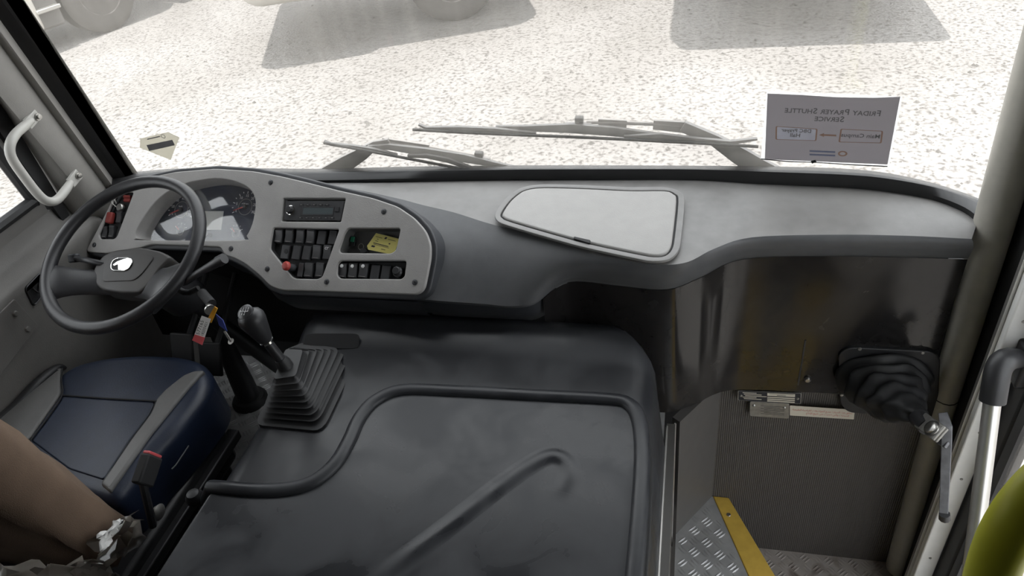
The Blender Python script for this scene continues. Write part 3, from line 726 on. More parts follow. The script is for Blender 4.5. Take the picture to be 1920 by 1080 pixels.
# rocker switches
pit = (V(FP.px(603, 443)) - V(FP.px(525, 443))).length / 4
def rocker(u, v, icon=None, w=.76, h=1.18, z=-.010, tilt=1, blank=False, m=M_SWITCH):
    f = FP.at(*FP.px(u, v, z), z); w_, h_ = pit * w, pit * h
    prof = ((-h_ / 2, .004), (-h_ / 2 + .002, .007), (-.001, .0065), (h_ / 2 - .006, .0105), (h_ / 2 - .001, .0095), (h_ / 2, .006)) if not blank else ((-h_ / 2, .004), (-h_ / 2 + .002, .007), (h_ / 2 - .002, .007), (h_ / 2, .004))
    rows = []
    for x, dz in ((-w_ / 2, -.0015), (-w_ / 2 + .0018, 0), (w_ / 2 - .0018, 0), (w_ / 2, -.0015)):
        rows.append([f.pt(x, -h_ / 2, -.002)] + [f.pt(x, y, z_ + dz) for y, z_ in prof] + [f.pt(x, h_ / 2, -.002)])
    vs, fs = g_loft(rows, True)
    n = len(rows[0]); fs.append(tuple(range(n))); fs.append(tuple(range(3 * n, 4 * n)))
    o = obj('rocker_switch', (vs, fs), m, dash, smooth=True, angle=25)
    if icon == 'bar': obj('icon', g_box(f, -w_ * .3, w_ * .3, -h_ * .40, -h_ * .37, .0071, .0074), M_DULL, o)
    if icon in ('lit', 'both'):
        obj('icon', g_lathe(f.at(-w_ * .02, h_ * .27, .0108), [(w_ * .22, 0), (w_ * .15, .0015), (0, .002)], 6), M_WHITEINK, o)
        obj('icon', g_box(f, -w_ * .33, w_ * .33, -h_ * .42, -h_ * .39, .0071, .0074), M_DULL, o)
    if icon == 'C': obj('icon', g_text(f.at(0, h_ * .28, .0118), 'cr', w_ * .6, 0), M_WHITEINK, o)
    return o
for i, (u, v) in enumerate(((525, 443), (544.5, 443.5), (565, 444), (584.5, 444.5), (605, 446.5), (626, 446))): rocker(u, v, 'bar' if i < 4 else None, blank=i > 3)
for i, (u, v) in enumerate(((537, 473.5), (558, 474.5), (577, 475), (596, 474), (616, 474))): rocker(u, v, ('hole', None, None, 'bar', 'C')[i], blank=i < 3)
f2 = FP.at(*FP.px(536, 471, -.002), -.002); obj('blank_hole', g_lathe(f2, [(.0062, -.002), (.0062, .0002)], 14), M_PIT, dash)
for i, (u, v) in enumerate(((581, 507), (602, 507))): rocker(u, v, 'bar')
rocker(566, 507, None, w=.5, blank=True)
for i, (u, v) in enumerate(((644, 507.5), (663.5, 508), (683.5, 508), (705, 511), (725, 512))): rocker(u, v, 'lit' if i < 3 else None, blank=i > 2)
f2 = FP.at(*FP.px(748, 511, -.008), -.008)
ls = obj('lighter_socket', g_lathe(f2, [(.0135, 0), (.0135, .008), (.010, .012), (.0085, .012), (.008, .004), (0, .004)], 20), M_SWITCH, dash, smooth=True)
obj('cap', g_lathe(f2.at(-.001, .002, .012), [(.011, 0), (.011, .003), (.009, .005), (0, .005)], 8), M_BLACK, ls, smooth=True)
# red mushroom knob on a grey stem
f2 = FP.at(*FP.px(551, 503, -.010), -.010)
kn = obj('knob_stem', g_lathe(f2, [(.010, 0), (.010, .012), (.0085, .014), (.007, .030)], 18), M_SHELL, dash, smooth=True)
f3 = Frame(f2.pt(0, 0, .026), (f2.a + f2.n * .1), f2.b)
obj('knob_cap', g_lathe(f3, [(.0, -.002), (.009, -.001), (.0125, .003), (.0125, .008), (.009, .013), (.0, .015)], 20), M_RED, kn, smooth=True, label='red push knob')
# left switch bay
rocker(199, 436, 'bar', w=.62, h=1.1); rocker(212, 435, 'bar', w=.62, h=1.1); rocker(226, 408, None, w=.62, h=1.1); rocker(241, 373, None, w=.8, h=.6, m=M_DKRED)
f2 = FP.at(*FP.px(211, 410, -.006), -.006).rot(0)
obj('red_guard', g_box(f2, -.011, .011, -.017, .017, 0, .016), M_DKRED, dash, bevel=.004)
f2 = FP.at(*FP.px(229, 390, -.008), -.008)
obj('lock_barrel', [g_lathe(f2, [(.013, 0), (.013, .008), (.010, .012), (0, .012)], 18)], M_STEEL, dash, smooth=True)
obj('wire_loop', g_tube([f2.pt(-.012, .0, .01), f2.pt(-.022, .008, .016), f2.pt(-.026, .018, .018), f2.pt(-.018, .020, .016), f2.pt(-.012, .010, .012)], .0012, 6, smooth=5), M_STEEL, dash, smooth=True)

# radio
fR = FP.at(*FP.px(588.5, 395, .002), .002)
rw = [V(fR.px(u, v)) for u, v in ((536, 377), (647, 377), (639, 414), (533, 413.5))]
rad = obj('radio', g_plate(fR, rpoly(rw, .002), (), .012, .0012, .002), M_SWITCH, dash, smooth=True, label='black single-slot radio with silver knob')
def rr_(u, v): return fR.px(u, v)
obj('display', g_plate(fR, [rr_(570, 390), (rr_(626, 390)), rr_(624, 402), rr_(568, 402)], (), .0012, .0002, .0028), M_LCDD, rad)
obj('display_frame', g_plate(fR, [rr_(566, 388), rr_(628, 388), rr_(625, 405), rr_(564, 405)], [[rr_(570, 390), (rr_(626, 390)), rr_(624, 402), rr_(568, 402)]], .0012, .0002, .0030), M_BLACK, rad)
kf = fR.at(*rr_(547, 395), .002)
kb = obj('volume_knob', g_lathe(kf, [(.0125, 0), (.0125, .004), (.0095, .005), (.0095, .013), (.008, .0145), (0, .0145)], 24), M_BLACK, rad, smooth=True)
obj('knob_ring', g_lathe(kf, [(.0132, .0), (.0132, .0045), (.0115, .005), (.0115, 0)], 24), M_CHROME, kb, smooth=True)
for i in range(6):
    for u0, v0 in ((566, 384.5), (564, 409)):
        if i < 5 or v0 > 400:
            obj('button', g_box(fR.at(*rr_(u0 + i * 12, v0), .002), -.006, .006, -.0022, .0022, 0, .0015), M_BLACK, rad)
            obj('button_mark', g_box(fR.at(*rr_(u0 + i * 12, v0), .002), -.002, .002, -.0006, .0006, .0015, .0017), M_DULL, rad)
obj('button', g_box(fR.at(*rr_(633, 393), .002), -.006, .006, -.006, .006, 0, .002), M_BLACK, rad)

# things lying in the small tray
fT = FP.at(0, 0, -.029)
gx = fT.px(664, 453)
tl = thing('indicator_switch', fT.pt(gx[0], gx[1]), 'small green lit rocker in the dashboard tray', 'switch')
obj('body', g_box(fT.at(*gx), -.0065, .0065, -.013, .013, 0, .007), M_BLACK, tl, bevel=.001)
obj('lens', g_box(fT.at(*gx), -.005, .005, -.003, .011, .007, .012), M_GREEN, tl, bevel=.001)
cdp = [FP.px(u, v, -.015) for u, v in ((705, 437), (749, 448), (738, 478), (690, 468), (688, 461))]
fcd = FP.at(0, 0, -.015)
cd_ = thing('permit_card', fcd.pt(*cdp[3]), 'yellow printed permit card leaning in the dashboard tray', 'card')
obj('card', g_plate(fcd, cdp, (), .0012, .0002, 0), M_CARD, cd_)
pr_ = []
ca, cb = V(cdp[1]) - V(cdp[0]), V(cdp[4]) - V(cdp[0]); ca_n = ca.normalized()
def cpt(s, t): q = V(cdp[0]) + ca * s + cb * t; return q
fcr = Frame(fcd.o, fcd.a * ca_n.x + fcd.b * ca_n.y, fcd.b * ca_n.x - fcd.a * ca_n.y)
def card_bar(s0, s1, t, h):
    p, q = cpt(s0, t), cpt(s1, t); d = cb.normalized() * h
    return g_prism([fcd.pt(*p, .0002), fcd.pt(*q, .0002), fcd.pt(*(q + d), .0002), fcd.pt(*(p + d), .0002)], fcd.n * .0002)
obj('print', [card_bar(.08, .36, .22, .0012), card_bar(.60, .92, .20, .0012), card_bar(.20, .26, .36, .0014), card_bar(.18, .30, .50, .0014), card_bar(.16, .80, .66, .0022), card_bar(.2, .86, .76, .0012), card_bar(.74, .80, .45, .003), card_bar(.17, .31, .86, .005), card_bar(.60, .78, .95, .0014), card_bar(.45, .53, .10, .006)], M_INK, cd_)
kfp = fT.px(684, 471)
kf_ = thing('key_fob', fT.pt(*kfp), 'black key fob with ring in the dashboard tray', 'key fob')
obj('body', g_lathe(fT.at(*kfp), [(.010, 0), (.011, .004), (.008, .009), (0, .010)], 14, 1.2, .8), M_BLACK, kf_, smooth=True)
obj('ring', g_tube([fT.pt(kfp[0] - .01 + .008 * math.cos(t * .5236), kfp[1] + .01 + .008 * math.sin(t * .5236), .006) for t in range(12)], .001, 6, closed=True), M_STEEL, kf_, smooth=True)

# ================================================================== ENGINE COVER
ZC = -1.25
ec = thing('engine_cover', RZ(-.5, .9, -1.85), 'wide dark grey engine cover between driver seat and entry steps', 'engine cover')
def sst(a, b, x): t = max(0, min(1, (x - a) / (b - a))); return t * t * (3 - 2 * t)
rows = []
for y in (.30, .5, .7, .9, 1.05, 1.15, 1.22, 1.28, 1.33, 1.37, 1.40, 1.425, 1.44):
    h = .062 * sst(1.16, 1.38, y) - .10 * sst(1.39, 1.46, y)
    cr = .07 * sst(1.28, 1.44, y) ** 1.5            # rounded front right corner in plan
    xl = -.985 + .06 * sst(.75, .4, y) * 0
    q = [(-1.06, -1.86), (-1.015, -1.42), (-1.002, -1.31), (-.992, -1.275), (-.972, -1.256), (-.94, ZC), (-.8, ZC), (-.6, ZC + .004), (-.4, ZC + .004), (-.25, ZC), (-.155, ZC), (-.115, ZC - .004), (-.085, ZC - .018), (-.066, ZC - .045), (-.055, ZC - .085), (-.045, ZC - .15), (-.03, ZC - .30), (-.022, -1.86)]
    rows.append([RZ(x - (cr if i > 9 else 0), y, z + (h if 2 < i < 15 else h * .5 if i == 2 else 0)) for i, (x, z) in enumerate(q)])
obj('body', g_loft(rows), M_COVER, ec, smooth=True, angle=70)
SE = [(398, 914), (470, 921), (540, 919), (590, 904), (630, 870), (655, 828), (675, 785), (705, 752), (755, 733), (850, 735), (1000, 743), (1140, 750), (1180, 760), (1198, 790), (1204, 850), (1200, 950), (1190, 1080), (1184, 1150)]
zt = ZC + .010
sp = catmull([PZ(u, v, zt) for u, v in SE], 4)
fH = Frame(RZ(0, 0, ZC), (1, 0, 0), (0, 1, 0))
lo = [(p.x, p.y) for p in sp] + [(-.075, .33), (-.985, .33), (-.99, .6)]
lidE = obj('lid', g_plate(fH, lo, (), .03, .009, .012, 4), M_LID, ec, smooth=True, label='glossy dark lid with dusty hand marks')
# lid wraps over the left shoulder
ws = []
for y in (.33, .5, .65, .8, sp[0].y - .015):
    ws.append([RZ(x, y, z) for x, z in ((-.95, ZC + .0118), (-.975, ZC + .009), (-.995, ZC - .004), (-1.008, ZC - .03), (-1.016, ZC - .08), (-1.03, -1.45))])
obj('lid_side', g_loft(ws), M_LID, lidE, smooth=True)
bead = [p + V((0, 0, .004)) for p in sp]
bead = [RZ(-1.022, sp[0].y - .003, ZC - .10), RZ(-1.012, sp[0].y - .002, ZC - .03)] + bead
zb = ZC + OZ + .008
obj('bead', xf(g_tube(bead, .0175, 12), lambda v: V((v.x, v.y, zb + (v.z - zb) * .75)) if v.x > -1.0 else v), M_COVER, ec, smooth=True, label='rounded rubber bead round the lid')
def off(pts, d):
    out = []
    for i, p in enumerate(pts):
        t = (pts[min(i + 1, len(pts) - 1)] - pts[max(i - 1, 0)]).normalized(); nn = V((-t.y, t.x, 0)); out.append(p + nn * d)
    return out
obj('gap', g_tube([p + V((0, 0, -.008)) for p in off(sp, .0185)], .0042, 6), M_PIT, ec, smooth=True)
# pressed ridge on the lid
rg = [(640, 1130), (730, 1068), (830, 995), (920, 925), (985, 878), (1030, 855), (1058, 862), (1068, 885), (1058, 915), (1045, 940)]
rp = catmull([PZ(u, v, ZC + .011) for u, v in rg], 5)
rws = []
for q_ in range(13):
    c_ = -1 + q_ / 6; row = []
    for i, p in enumerate(rp):
        t = (rp[min(i + 1, len(rp) - 1)] - rp[max(i - 1, 0)]).normalized(); nn = V((-t.y, t.x, 0)); e_ = min(1, i / 14, (len(rp) - 1 - i) / 12); e_ = e_ * e_ * (3 - 2 * e_)
        row.append(V((p.x, p.y, ZC + OZ + .0121)) + nn * c_ * .026 + V((0, 0, .0042 * e_ * (.5 + .5 * math.cos(math.pi * c_)))))
    rws.append(row)
obj('ridge', g_loft(rws), M_LID, lidE, smooth=True, angle=80)
# side skirt trims toward the steps
tr0 = [PX(u, v, -.028) for u, v in ((1256, 792), (1246, 900), (1232, 1010), (1222, 1090))]
obj('side_trim', g_tube([RZ(-.034, y, -1.50) for y in (1.36, 1.1, .8, .4)], .004, 8), M_ALU, ec, smooth=True)
obj('side_panel', g_wbox(-.034, -.012, .4, 1.37, -2.05, -1.50), M_STEPSIDE, ec)
obj('side_edge', g_tube([RZ(-.012, 1.372, z) for z in (-1.5, -1.8, -2.05)], .003, 6), M_ALU, ec, smooth=True)

# ================================================================== GEAR LEVER
gl_ = thing('gear_lever', PZ(560, 720, ZC), 'black gear lever with ribbed rubber boot on the engine cover', 'gear lever')
bq = [PZ(u, v, ZC + .004) for u, v in ((487, 788), (603, 799), (672, 656), (574, 640))]
tq = [PZ(u, v, ZC + .095) for u, v in ((512, 715), (556, 708), (570, 657), (536, 655))]
def rrect(q, r=.28, k=4):
    out = []
    for i in range(4):
        p, a, b = q[i], q[i - 1], q[(i + 1) % 4]; s, e = p.lerp(a, r * .5), p.lerp(b, r * .5)
        for j in range(k + 1): t = j / k; out.append(s * (1 - t) ** 2 + p * 2 * t * (1 - t) + e * t * t)
    return out
rows = []; NR = 8
for i in range(NR * 4 + 1):
    t = i / (NR * 4); q = [b.lerp(a, t) for b, a in zip(bq, tq)]; c = sum(q, V()) / 4
    gsc = 1 + .11 * (1 - t * .3) * (math.sin(2 * math.pi * NR * t - .6))
    rows.append(rrect([c + (p - c) * gsc for p in q]))
    for p_ in range(len(rows[-1])): rows[-1][p_] = V((rows[-1][p_].x, rows[-1][p_].y, rows[-1][p_].z + .004 * math.cos(2 * math.pi * NR * t)))
obj('boot', g_loft(rows, True, False, True), M_RUBBER, gl_, smooth=True, angle=60, label='pyramid of black rubber ribs')
obj('boot_flange', g_loft([rrect([sum(bq, V()) / 4 + (p - sum(bq, V()) / 4) * s + V((0, 0, z)) for p in bq]) for s, z in ((1.12, -.012), (1.12, .002), (1.02, .004))], True, False, True), M_RUBBER, gl_, smooth=True)
bpk = [PZ(566, 655, -1.216), PZ(576, 627, -1.192), PZ(674, 627, -1.192), PZ(672, 655, -1.216)]
obj('boot_pocket_shade', g_loft([rrect([p + V((0, 0, z)) for p in bpk], .35) for z in (-.03, .003)], True, False, True), M_PIT, gl_)  # raised black slab carrying the shade of the hollow behind the boot
t0, t1_, t2_ = PZ(536, 686, -1.15), PZ(501, 641, -1.075), PZ(468, 592, -1.0)
obj('collar', g_tube([t0 - V((0, 0, .01)), t0.lerp(t1_, .15), t0.lerp(t1_, .3)], [.020, .018, .014], 16), M_RUBBER, gl_, smooth=True)
obj('shaft', g_tube([t0, t1_], [.0125, .0115], 14), M_BLACK, gl_, smooth=True)
obj('ring', g_tube([t1_.lerp(t2_, -.03), t1_.lerp(t2_, .04)], .0165, 18), M_CHROME, gl_, smooth=True)
kd = (t2_ - t1_).normalized(); kl = (t2_ - t1_).length * 1.12
kfr = Frame(t1_, kd.orthogonal(), kd.cross(kd.orthogonal()))
if kfr.n.dot(kd) < 0: kfr = Frame(t1_, kfr.b, kfr.a)
knb = obj('knob', g_lathe(kfr, [(.014, 0), (.018, .01), (.0245, kl * .4), (.0305, kl * .68), (.0315, kl * .82), (.027, kl * .94), (.017, kl * 1.02), (.0, kl * 1.045)], 24), M_BLACK, gl_, smooth=True, angle=80)
# shift pattern plate on top of the knob, facing up and rearwards
tc = t1_ + kd * kl * .98
nk = (kd * .75 + V((.0, -.55, .35))).normalized(); xk = V((1, 0, 0)) - nk * nk.x
fk = Frame(tc + nk * .012 - V((0, 0, .004)), xk, nk.cross(xk))
if fk.n.dot(nk) < 0: fk = Frame(fk.o, xk, -fk.b)
pp_ = obj('pattern_plate', g_lathe(fk, [(.019, -.012), (.0195, .001), (.017, .003), (0, .004)], 20), M_SWITCH, knb, smooth=True)
pt_ = [g_text(fk.at(-.0105 + .007 * i, .0075, .0042), c, .006) for i, c in enumerate('135R')] + [g_text(fk.at(-.0105 + .007 * i, -.0075, .0042), c, .006) for i, c in enumerate('246')]
pt_ += [g_box(fk, -.0115, .0115, -.0006, .0006, .004, .0046)] + [g_box(fk, -.0105 + .007 * i - .0005, -.0105 + .007 * i + .0005, -.0045 if i < 3 else 0, .0045, .004, .0046) for i in range(4)]
obj('pattern', pt_, M_WHITEINK, knb)

# ================================================================== STEERING WHEEL AND COLUMN
nW = V((-.05, -.422, .905)).normalized(); RW = .235
cW = CAM + ray(230, 471).normalized() * 2.172
aW = V((1, 0, 0)) - nW * nW.x; FWh = Frame(cW, aW, nW.cross(aW.normalized()))
if FWh.n.dot(nW) < 0: FWh = Frame(cW, -aW, FWh.b)
sw = thing('steering_wheel', cW - nW * .09, 'large black two-spoke steering wheel with silver emblem', 'steering wheel')
rim_ = [FWh.pt((RW - .0155) * math.cos(t * math.pi / 32), (RW - .0155) * math.sin(t * math.pi / 32)) for t in range(64)]
obj('rim', g_tube(rim_, .0168, 14, closed=True), M_WHEEL, sw, smooth=True)
hd = -.055
FHb = FWh.at(0, 0, hd)
hub = [(169, 520), (178, 497), (192, 478), (215, 468), (262, 463), (300, 470), (322, 482), (300, 502), (278, 535), (262, 548), (225, 548), (190, 543), (180, 534)]
h2 = [V(FHb.px(u, v, .012)) for u, v in hub]; hc = sum(h2, V((0, 0))) / len(h2)
def ring2(pts, k=3): return [V(p[:2]) for p in catmull([V((p[0], p[1], 0)) for p in pts], k, True)]
hb = obj('hub', g_plate(FHb, rpoly(h2, .012, 3), (), .05, .007, .012, 3), M_HUB, sw, smooth=True, label='angular dark grey horn pad')
pad = [(192, 526), (196, 497), (210, 480), (262, 474), (290, 482), (268, 512), (252, 526), (196, 528)]
p2 = [V(FHb.px(u, v, .013)) for u, v in pad]
obj('pad', g_plate(FHb, rpoly(p2, .012, 4), (), .004, .0018, .0145, 2), M_HUB, hb, smooth=True)
fE = FHb.at(0, 0, .0148)
def ep(pts): return [V(fE.px(160 + x / 9.82, 450 + y / 9.82)) for x, y in pts]
em = ep([(472, 500), (482, 440), (520, 375), (600, 335), (790, 330), (868, 358), (876, 420), (840, 490), (800, 540), (720, 576), (520, 570), (480, 540)])
ec_ = sum(em, V((0, 0))) / len(em)
obj('emblem_plate', g_plate(fE, rpoly(em, .004, 3), (), .002, .0005, .0015), M_PIT, hb, smooth=True)
obj('emblem_rim', g_plate(fE, rpoly(em, .004, 3), [rpoly([p + (ec_ - p) * .08 for p in em], .004, 3)], .003, .0006, .003), M_CHROME, hb, smooth=True)
obj('emblem', g_plate(fE, ep([(522, 462), (600, 405), (650, 385), (720, 360), (800, 340), (862, 365), (868, 425), (792, 535), (710, 568), (618, 560), (612, 460), (540, 488)]), (), .003, .0006, .0034), M_CHROME, hb, smooth=True, label='silver horse-head emblem')
obj('emblem_lines', [g_plate(fE, ep([(735 + i * 4, 372 + i * 20), (868 - i * 10, 372 + i * 20), (866 - i * 10, 377 + i * 20), (736 + i * 4, 377 + i * 20)]), (), .0006, .0001, .0042) for i in range(6)], M_DULL, hb)
def spoke(tu, tv, wr, wh, hub_s, up0):
    tx, ty = FWh.px(tu, tv); t = V((tx, ty)); t = t.normalized() * (RW - .018)
    s = hc + (t - hc).normalized() * .045; rows = []; d = (t - s).normalized(); pr = V((-d.y, d.x))
    for i in range(9):
        q = i / 8; c = s.lerp(t, q); z = (hd - .016) * (1 - sst(0, 1, q)) + .004 * (1 - q); w = wh * (1 - q) + wr * q
        w = w * (1 - .25 * math.sin(math.pi * q)); th = .017 * (1 - q) + .0135 * q
        rows.append([FWh.pt(*(c + pr * w * math.cos(a * math.pi / 8)), z - .004 + th * math.sin(a * math.pi / 8)) for a in range(16)])
    return g_loft(rows, True, False, True)
obj('spoke', spoke(88, 532, .062, .045, 0, 0), M_WHEEL, sw, smooth=True)
obj('spoke', spoke(338, 548, .080, .052, 0, 0), M_WHEEL, sw, smooth=True)
sc_ = thing('steering_column', cW - nW * .5, 'black steering column with control stalks and ignition lock', 'steering column')
obj('shroud', g_lathe(FWh.at(.0, 0, 0), [(.03, -.30), (.062, -.27), (.066, -.12), (.055, -.085), (.03, -.08)], 20, 1.1, .95), M_BLACK, sc_, smooth=True)
obj('shaft', g_tube([cW - nW * .09, cW - nW * .95], .024, 14), M_BLACK, sc_, smooth=True)
s0_ = cW - nW * .13
e1 = PD(409, 491, 1.80)
tt = PD(372, 512, 1.83)
stk = obj('stalk', g_tube([s0_, PD(338, 530, 1.86), tt, e1], [.010, .010, .009, .012], 12, smooth=4), M_BLACK, sc_, smooth=True)
obj('stalk_cap', g_tube([e1, e1 + (e1 - tt).normalized() * .022], [.0135, .013], 14), M_BLACK, stk, smooth=True)
obj('lower_stalk', g_tube([s0_, PD(345, 548, 1.9), PD(372, 540, 1.88)], [.009, .008, .007], 10, smooth=3), M_PIT, sc_, smooth=True)
e2 = PD(140, 484, 2.02)
stl = obj('left_stalk', g_tube([s0_, PD(180, 492, 1.98), e2], [.009, .008, .008], 10, smooth=4), M_BLACK, sc_, smooth=True)
obj('stalk_cap', g_box(Frame(e2, (1, 0, .1), (0, .5, .8)), -.016, .012, -.012, .012, -.009, .009), M_SHELL, stl, bevel=.004)
ig = PD(393, 575, 1.78)
obj('ignition_lock', g_tube([ig + V((-.05, .05, .0)), ig + V((0, .01, 0))], .012, 14), M_PIT, sc_, smooth=True)
# bulky dark housing below the column in the knee room
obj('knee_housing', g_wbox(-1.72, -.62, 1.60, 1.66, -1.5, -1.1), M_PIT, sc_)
cb_ = thing('column_boot', PZ(470, 752, -1.85), 'black round column boot on the floor by the gear lever', 'boot')
bp = PZ(470, 752, -1.85)
obj('sleeve', g_lathe(Frame(bp, (1, 0, 0), (0, 1, 0)), [(.042, 0), (.040, .1), (.034, .22), (.030, .42)], 20), M_BLACK, cb_, smooth=True)
obj('flange', g_lathe(Frame(bp, (1, 0, 0), (0, 1, 0)), [(.064, 0), (.064, .012), (.055, .026), (.042, .028)], 24), M_RUBBER, cb_, smooth=True)
for i, (u, v) in enumerate(((398, 672), (345, 655))):
    pd = PD(u, v, 2.15); pf = Frame(pd, (1, 0, 0), (0, .45, .9))
    pe = thing('foot_pedal', V((pd.x, pd.y, .0)), ('rubber-faced foot pedal nearest the column boot', 'rubber-faced foot pedal behind the seat front')[i], 'pedal', 'foot pedals under the dash')
    obj('pad', g_box(pf, -.035, .035, -.05, .05, 0, .012), M_RUBBER, pe, bevel=.004)
    obj('arm', g_tube([pf.pt(0, .0, 0), pf.pt(0, .08, -.06), V((pd.x, pd.y + .25, pd.z + .15))], .008, 8), M_BLACK, pe, smooth=True)

# keys hanging from the ignition
ky = thing('ignition_keys', ig, 'bunch of keys with orange tab and handwritten white tag hanging from ignition', 'keys')
obj('key', [g_tube([ig + V((-.01, .01, 0)), ig + V((.008, -.012, .004))], .006, 8), g_lathe(Frame(ig + V((.012, -.016, .004)), (.6, .8, 0), (0, 0, 1)), [(.013, -.002), (.013, .002)], 16)], M_STEEL, ky, smooth=True)
def strip(pts, d, th=.0015): q = [PD(u, v, d) for u, v in pts]; n_ = (q[1] - q[0]).cross(q[2] - q[0]).normalized(); return g_prism(q, n_ * th)
obj('orange_tab', strip([(400, 573), (408, 578), (396, 606), (388, 601)], 1.765, .003), M_ORANGE, ky, bevel=.001, label='orange plastic tab')
tagp = [(378, 592), (395, 598), (379, 646), (361, 637)]
tg = obj('white_tag', strip(tagp, 1.762), M_PAPER, ky, label='white paper tag with handwriting')
q = [PD(u, v, 1.7605) for u, v in tagp]
ft = Frame((q[0] + q[1] + q[2] + q[3]) / 4, (q[0] + q[1]) - (q[2] + q[3]), q[0] - q[1])
if ft.n.dot(CAM - ft.o) < 0: ft = Frame(ft.o, ft.a, -ft.b)
ft2 = Frame(ft.o + ft.n * .0012, ft.a, ft.b)
obj('writing', [g_text(ft2.at(.004, .005), '577165', .012, .0002), g_text(ft2.at(.004, -.006), '18205421', .009, .0002)], M_INK, tg)
obj('tag_end', strip([(365, 627), (384, 633), (379, 647), (360, 638)], 1.7605), M_PINK, tg)
obj('blue_tab', strip([(404, 588), (418, 600), (426, 622), (410, 610)], 1.772, .004), M_BLUE, ky, bevel=.001)
obj('spare_key', [g_tube([PD(421, 621, 1.772), PD(433, 640, 1.772)], .003, 6), g_lathe(Frame(PD(433, 640, 1.772), (1, 0, .2), (0, 1, .6)), [(.008, -.001), (.008, .001)], 14)], M_DULL, ky, smooth=True)

# ================================================================== DRIVER SEAT
ds = thing('driver_seat', RZ(-1.45, .95, -1.85), "driver's seat in navy and grey vinyl with brown cloth over the backrest", 'seat')
ZS = -1.285
FS = Frame(RZ(-1.45, 1.0, ZS), (1, 0, 0), (0, 1, .04))
def sp_(pts, off_=0): return [V(FS.px(u, v, off_)) for u, v in pts]
body = sp_([(104, 702), (140, 678), (200, 664), (262, 659), (335, 661), (380, 673), (399, 700), (388, 735), (335, 800), (275, 862), (212, 942), (60, 900), (-90, 880), (-60, 830), (20, 768)])
bo = obj('cushion', g_plate(FS, rpoly(body, .035, 4), (), .15, .032, .0, 5), M_SEATB, ds, smooth=True, label='navy blue seat cushion')
ins = sp_([(117, 741), (293, 752), (281, 778), (244, 827), (196, 901), (130, 880), (57, 825)])
obj('cushion_insert', g_plate(FS, rpoly(ins, .01), (), .010, .004, .004, 3), M_SEATB, bo, smooth=True)
rb = sp_([(295, 751), (312, 733), (346, 706), (366, 698), (386, 697), (354, 731), (285, 816), (208, 925), (190, 910), (246, 829), (283, 779)])
obj('right_bolster', g_plate(FS, rpoly(rb, .008), (), .022, .008, .009, 4), M_SEATG, bo, smooth=True, label='grey side bolster')
lb = sp_([(117, 691), (116, 741), (57, 826), (20, 850), (-40, 850), (-20, 806), (0, 790), (61, 737)])
obj('left_bolster', g_plate(FS, rpoly(lb, .008), (), .022, .008, .009, 4), M_SEATG, bo, smooth=True, label='grey side bolster')
def seam(pts, z=.007): return g_tube([FS.pt(*FS.px(u, v, z), z) for u, v in pts], .0022, 6, smooth=3)
obj('seam', [seam([(117, 741), (200, 747), (293, 752)]), seam([(293, 752), (282, 778), (244, 828), (196, 902)]), seam([(117, 691), (115, 715), (117, 741), (90, 782), (57, 826)])], M_PIT, bo, smooth=True)
# backrest, reclined, brown cloth
bd = V((0, -math.sin(math.radians(13)), math.cos(math.radians(13)))); bn_ = V((0, bd.z, -bd.y)); bc = RZ(-1.43, .735, -1.30)
rows = []
for i in range(15):
    s = -.10 + .75 * i / 14; w = .245 * (1 - .12 * sst(.35, .65, s)); w *= (1 - .25 * (1 - sst(-.10, -.04, s))); th = .078 * (1 - .25 * sst(.3, .65, s)) * (1 - .45 * (1 - sst(-.1, -.04, s)))
    if i == 14: w *= .9; th *= .6
    r = []
    for a in range(28):
        t = 2 * math.pi * a / 28; cx, cy = math.cos(t), math.sin(t)
        ex = .55; x = math.copysign(abs(cx) ** ex, cx) * w; y = math.copysign(abs(cy) ** ex, cy) * th
        wob = .006 * math.sin(7 * t + 9 * s) + .004 * math.sin(13 * t - 21 * s)
        r.append(bc + bd * (s + .015 * math.sin(3 * t)) + V((x, 0, 0)) + bn_ * (y + wob))
    rows.append(r)
obj('backrest', g_loft(rows, True, False, True), M_BROWN, ds, smooth=True, angle=80, label='backrest wrapped in brown cloth')
obj('base', [g_wbox(-1.64, -1.24, .66, 1.16, -1.85, -1.56), g_wbox(-1.66, -1.22, .64, 1.18, -1.56, -1.44)], M_BLACK, ds, bevel=.015)
obj('slide_rail', [g_wbox(-1.235, -1.20, .62, 1.2, -1.50, -1.47)], M_BLACK, ds, bevel=.004)
obj('adjust_bar', g_tube([PX(u, v, -1.185) for u, v in ((322, 880), (330, 872), (354, 836))], .002, 8), M_SHELL, ds, smooth=True)
obj('side_valance', g_wbox(-1.20, -1.10, .62, 1.12, -1.85, -1.66), M_BLACK, ds, bevel=.02)
obj('suspension', [g_tube([RZ(-1.215, .7, -1.52), RZ(-1.215, 1.0, -1.80)], .010, 8), g_tube([RZ(-1.215, 1.0, -1.52), RZ(-1.215, .7, -1.80)], .010, 8)], M_DULL, ds, smooth=True)
obj('recliner_bracket', g_lathe(Frame(PX(296, 960, -1.18), (0, 1, 0), (0, 0, 1)), [(.014, -.006), (.02, .004), (.012, .01), (0, .01)], 14), M_DULL, ds, smooth=True)
obj('seat_gap_shadow', g_tube([PX(u, v, -1.735) for u, v in ((-20, 812), (30, 770), (75, 720), (108, 692), (122, 690))], [.022, .022, .02, .014, .006], 10, smooth=4), M_BLACK, ds, smooth=True)  # black tube standing for the shadow between seat and wall
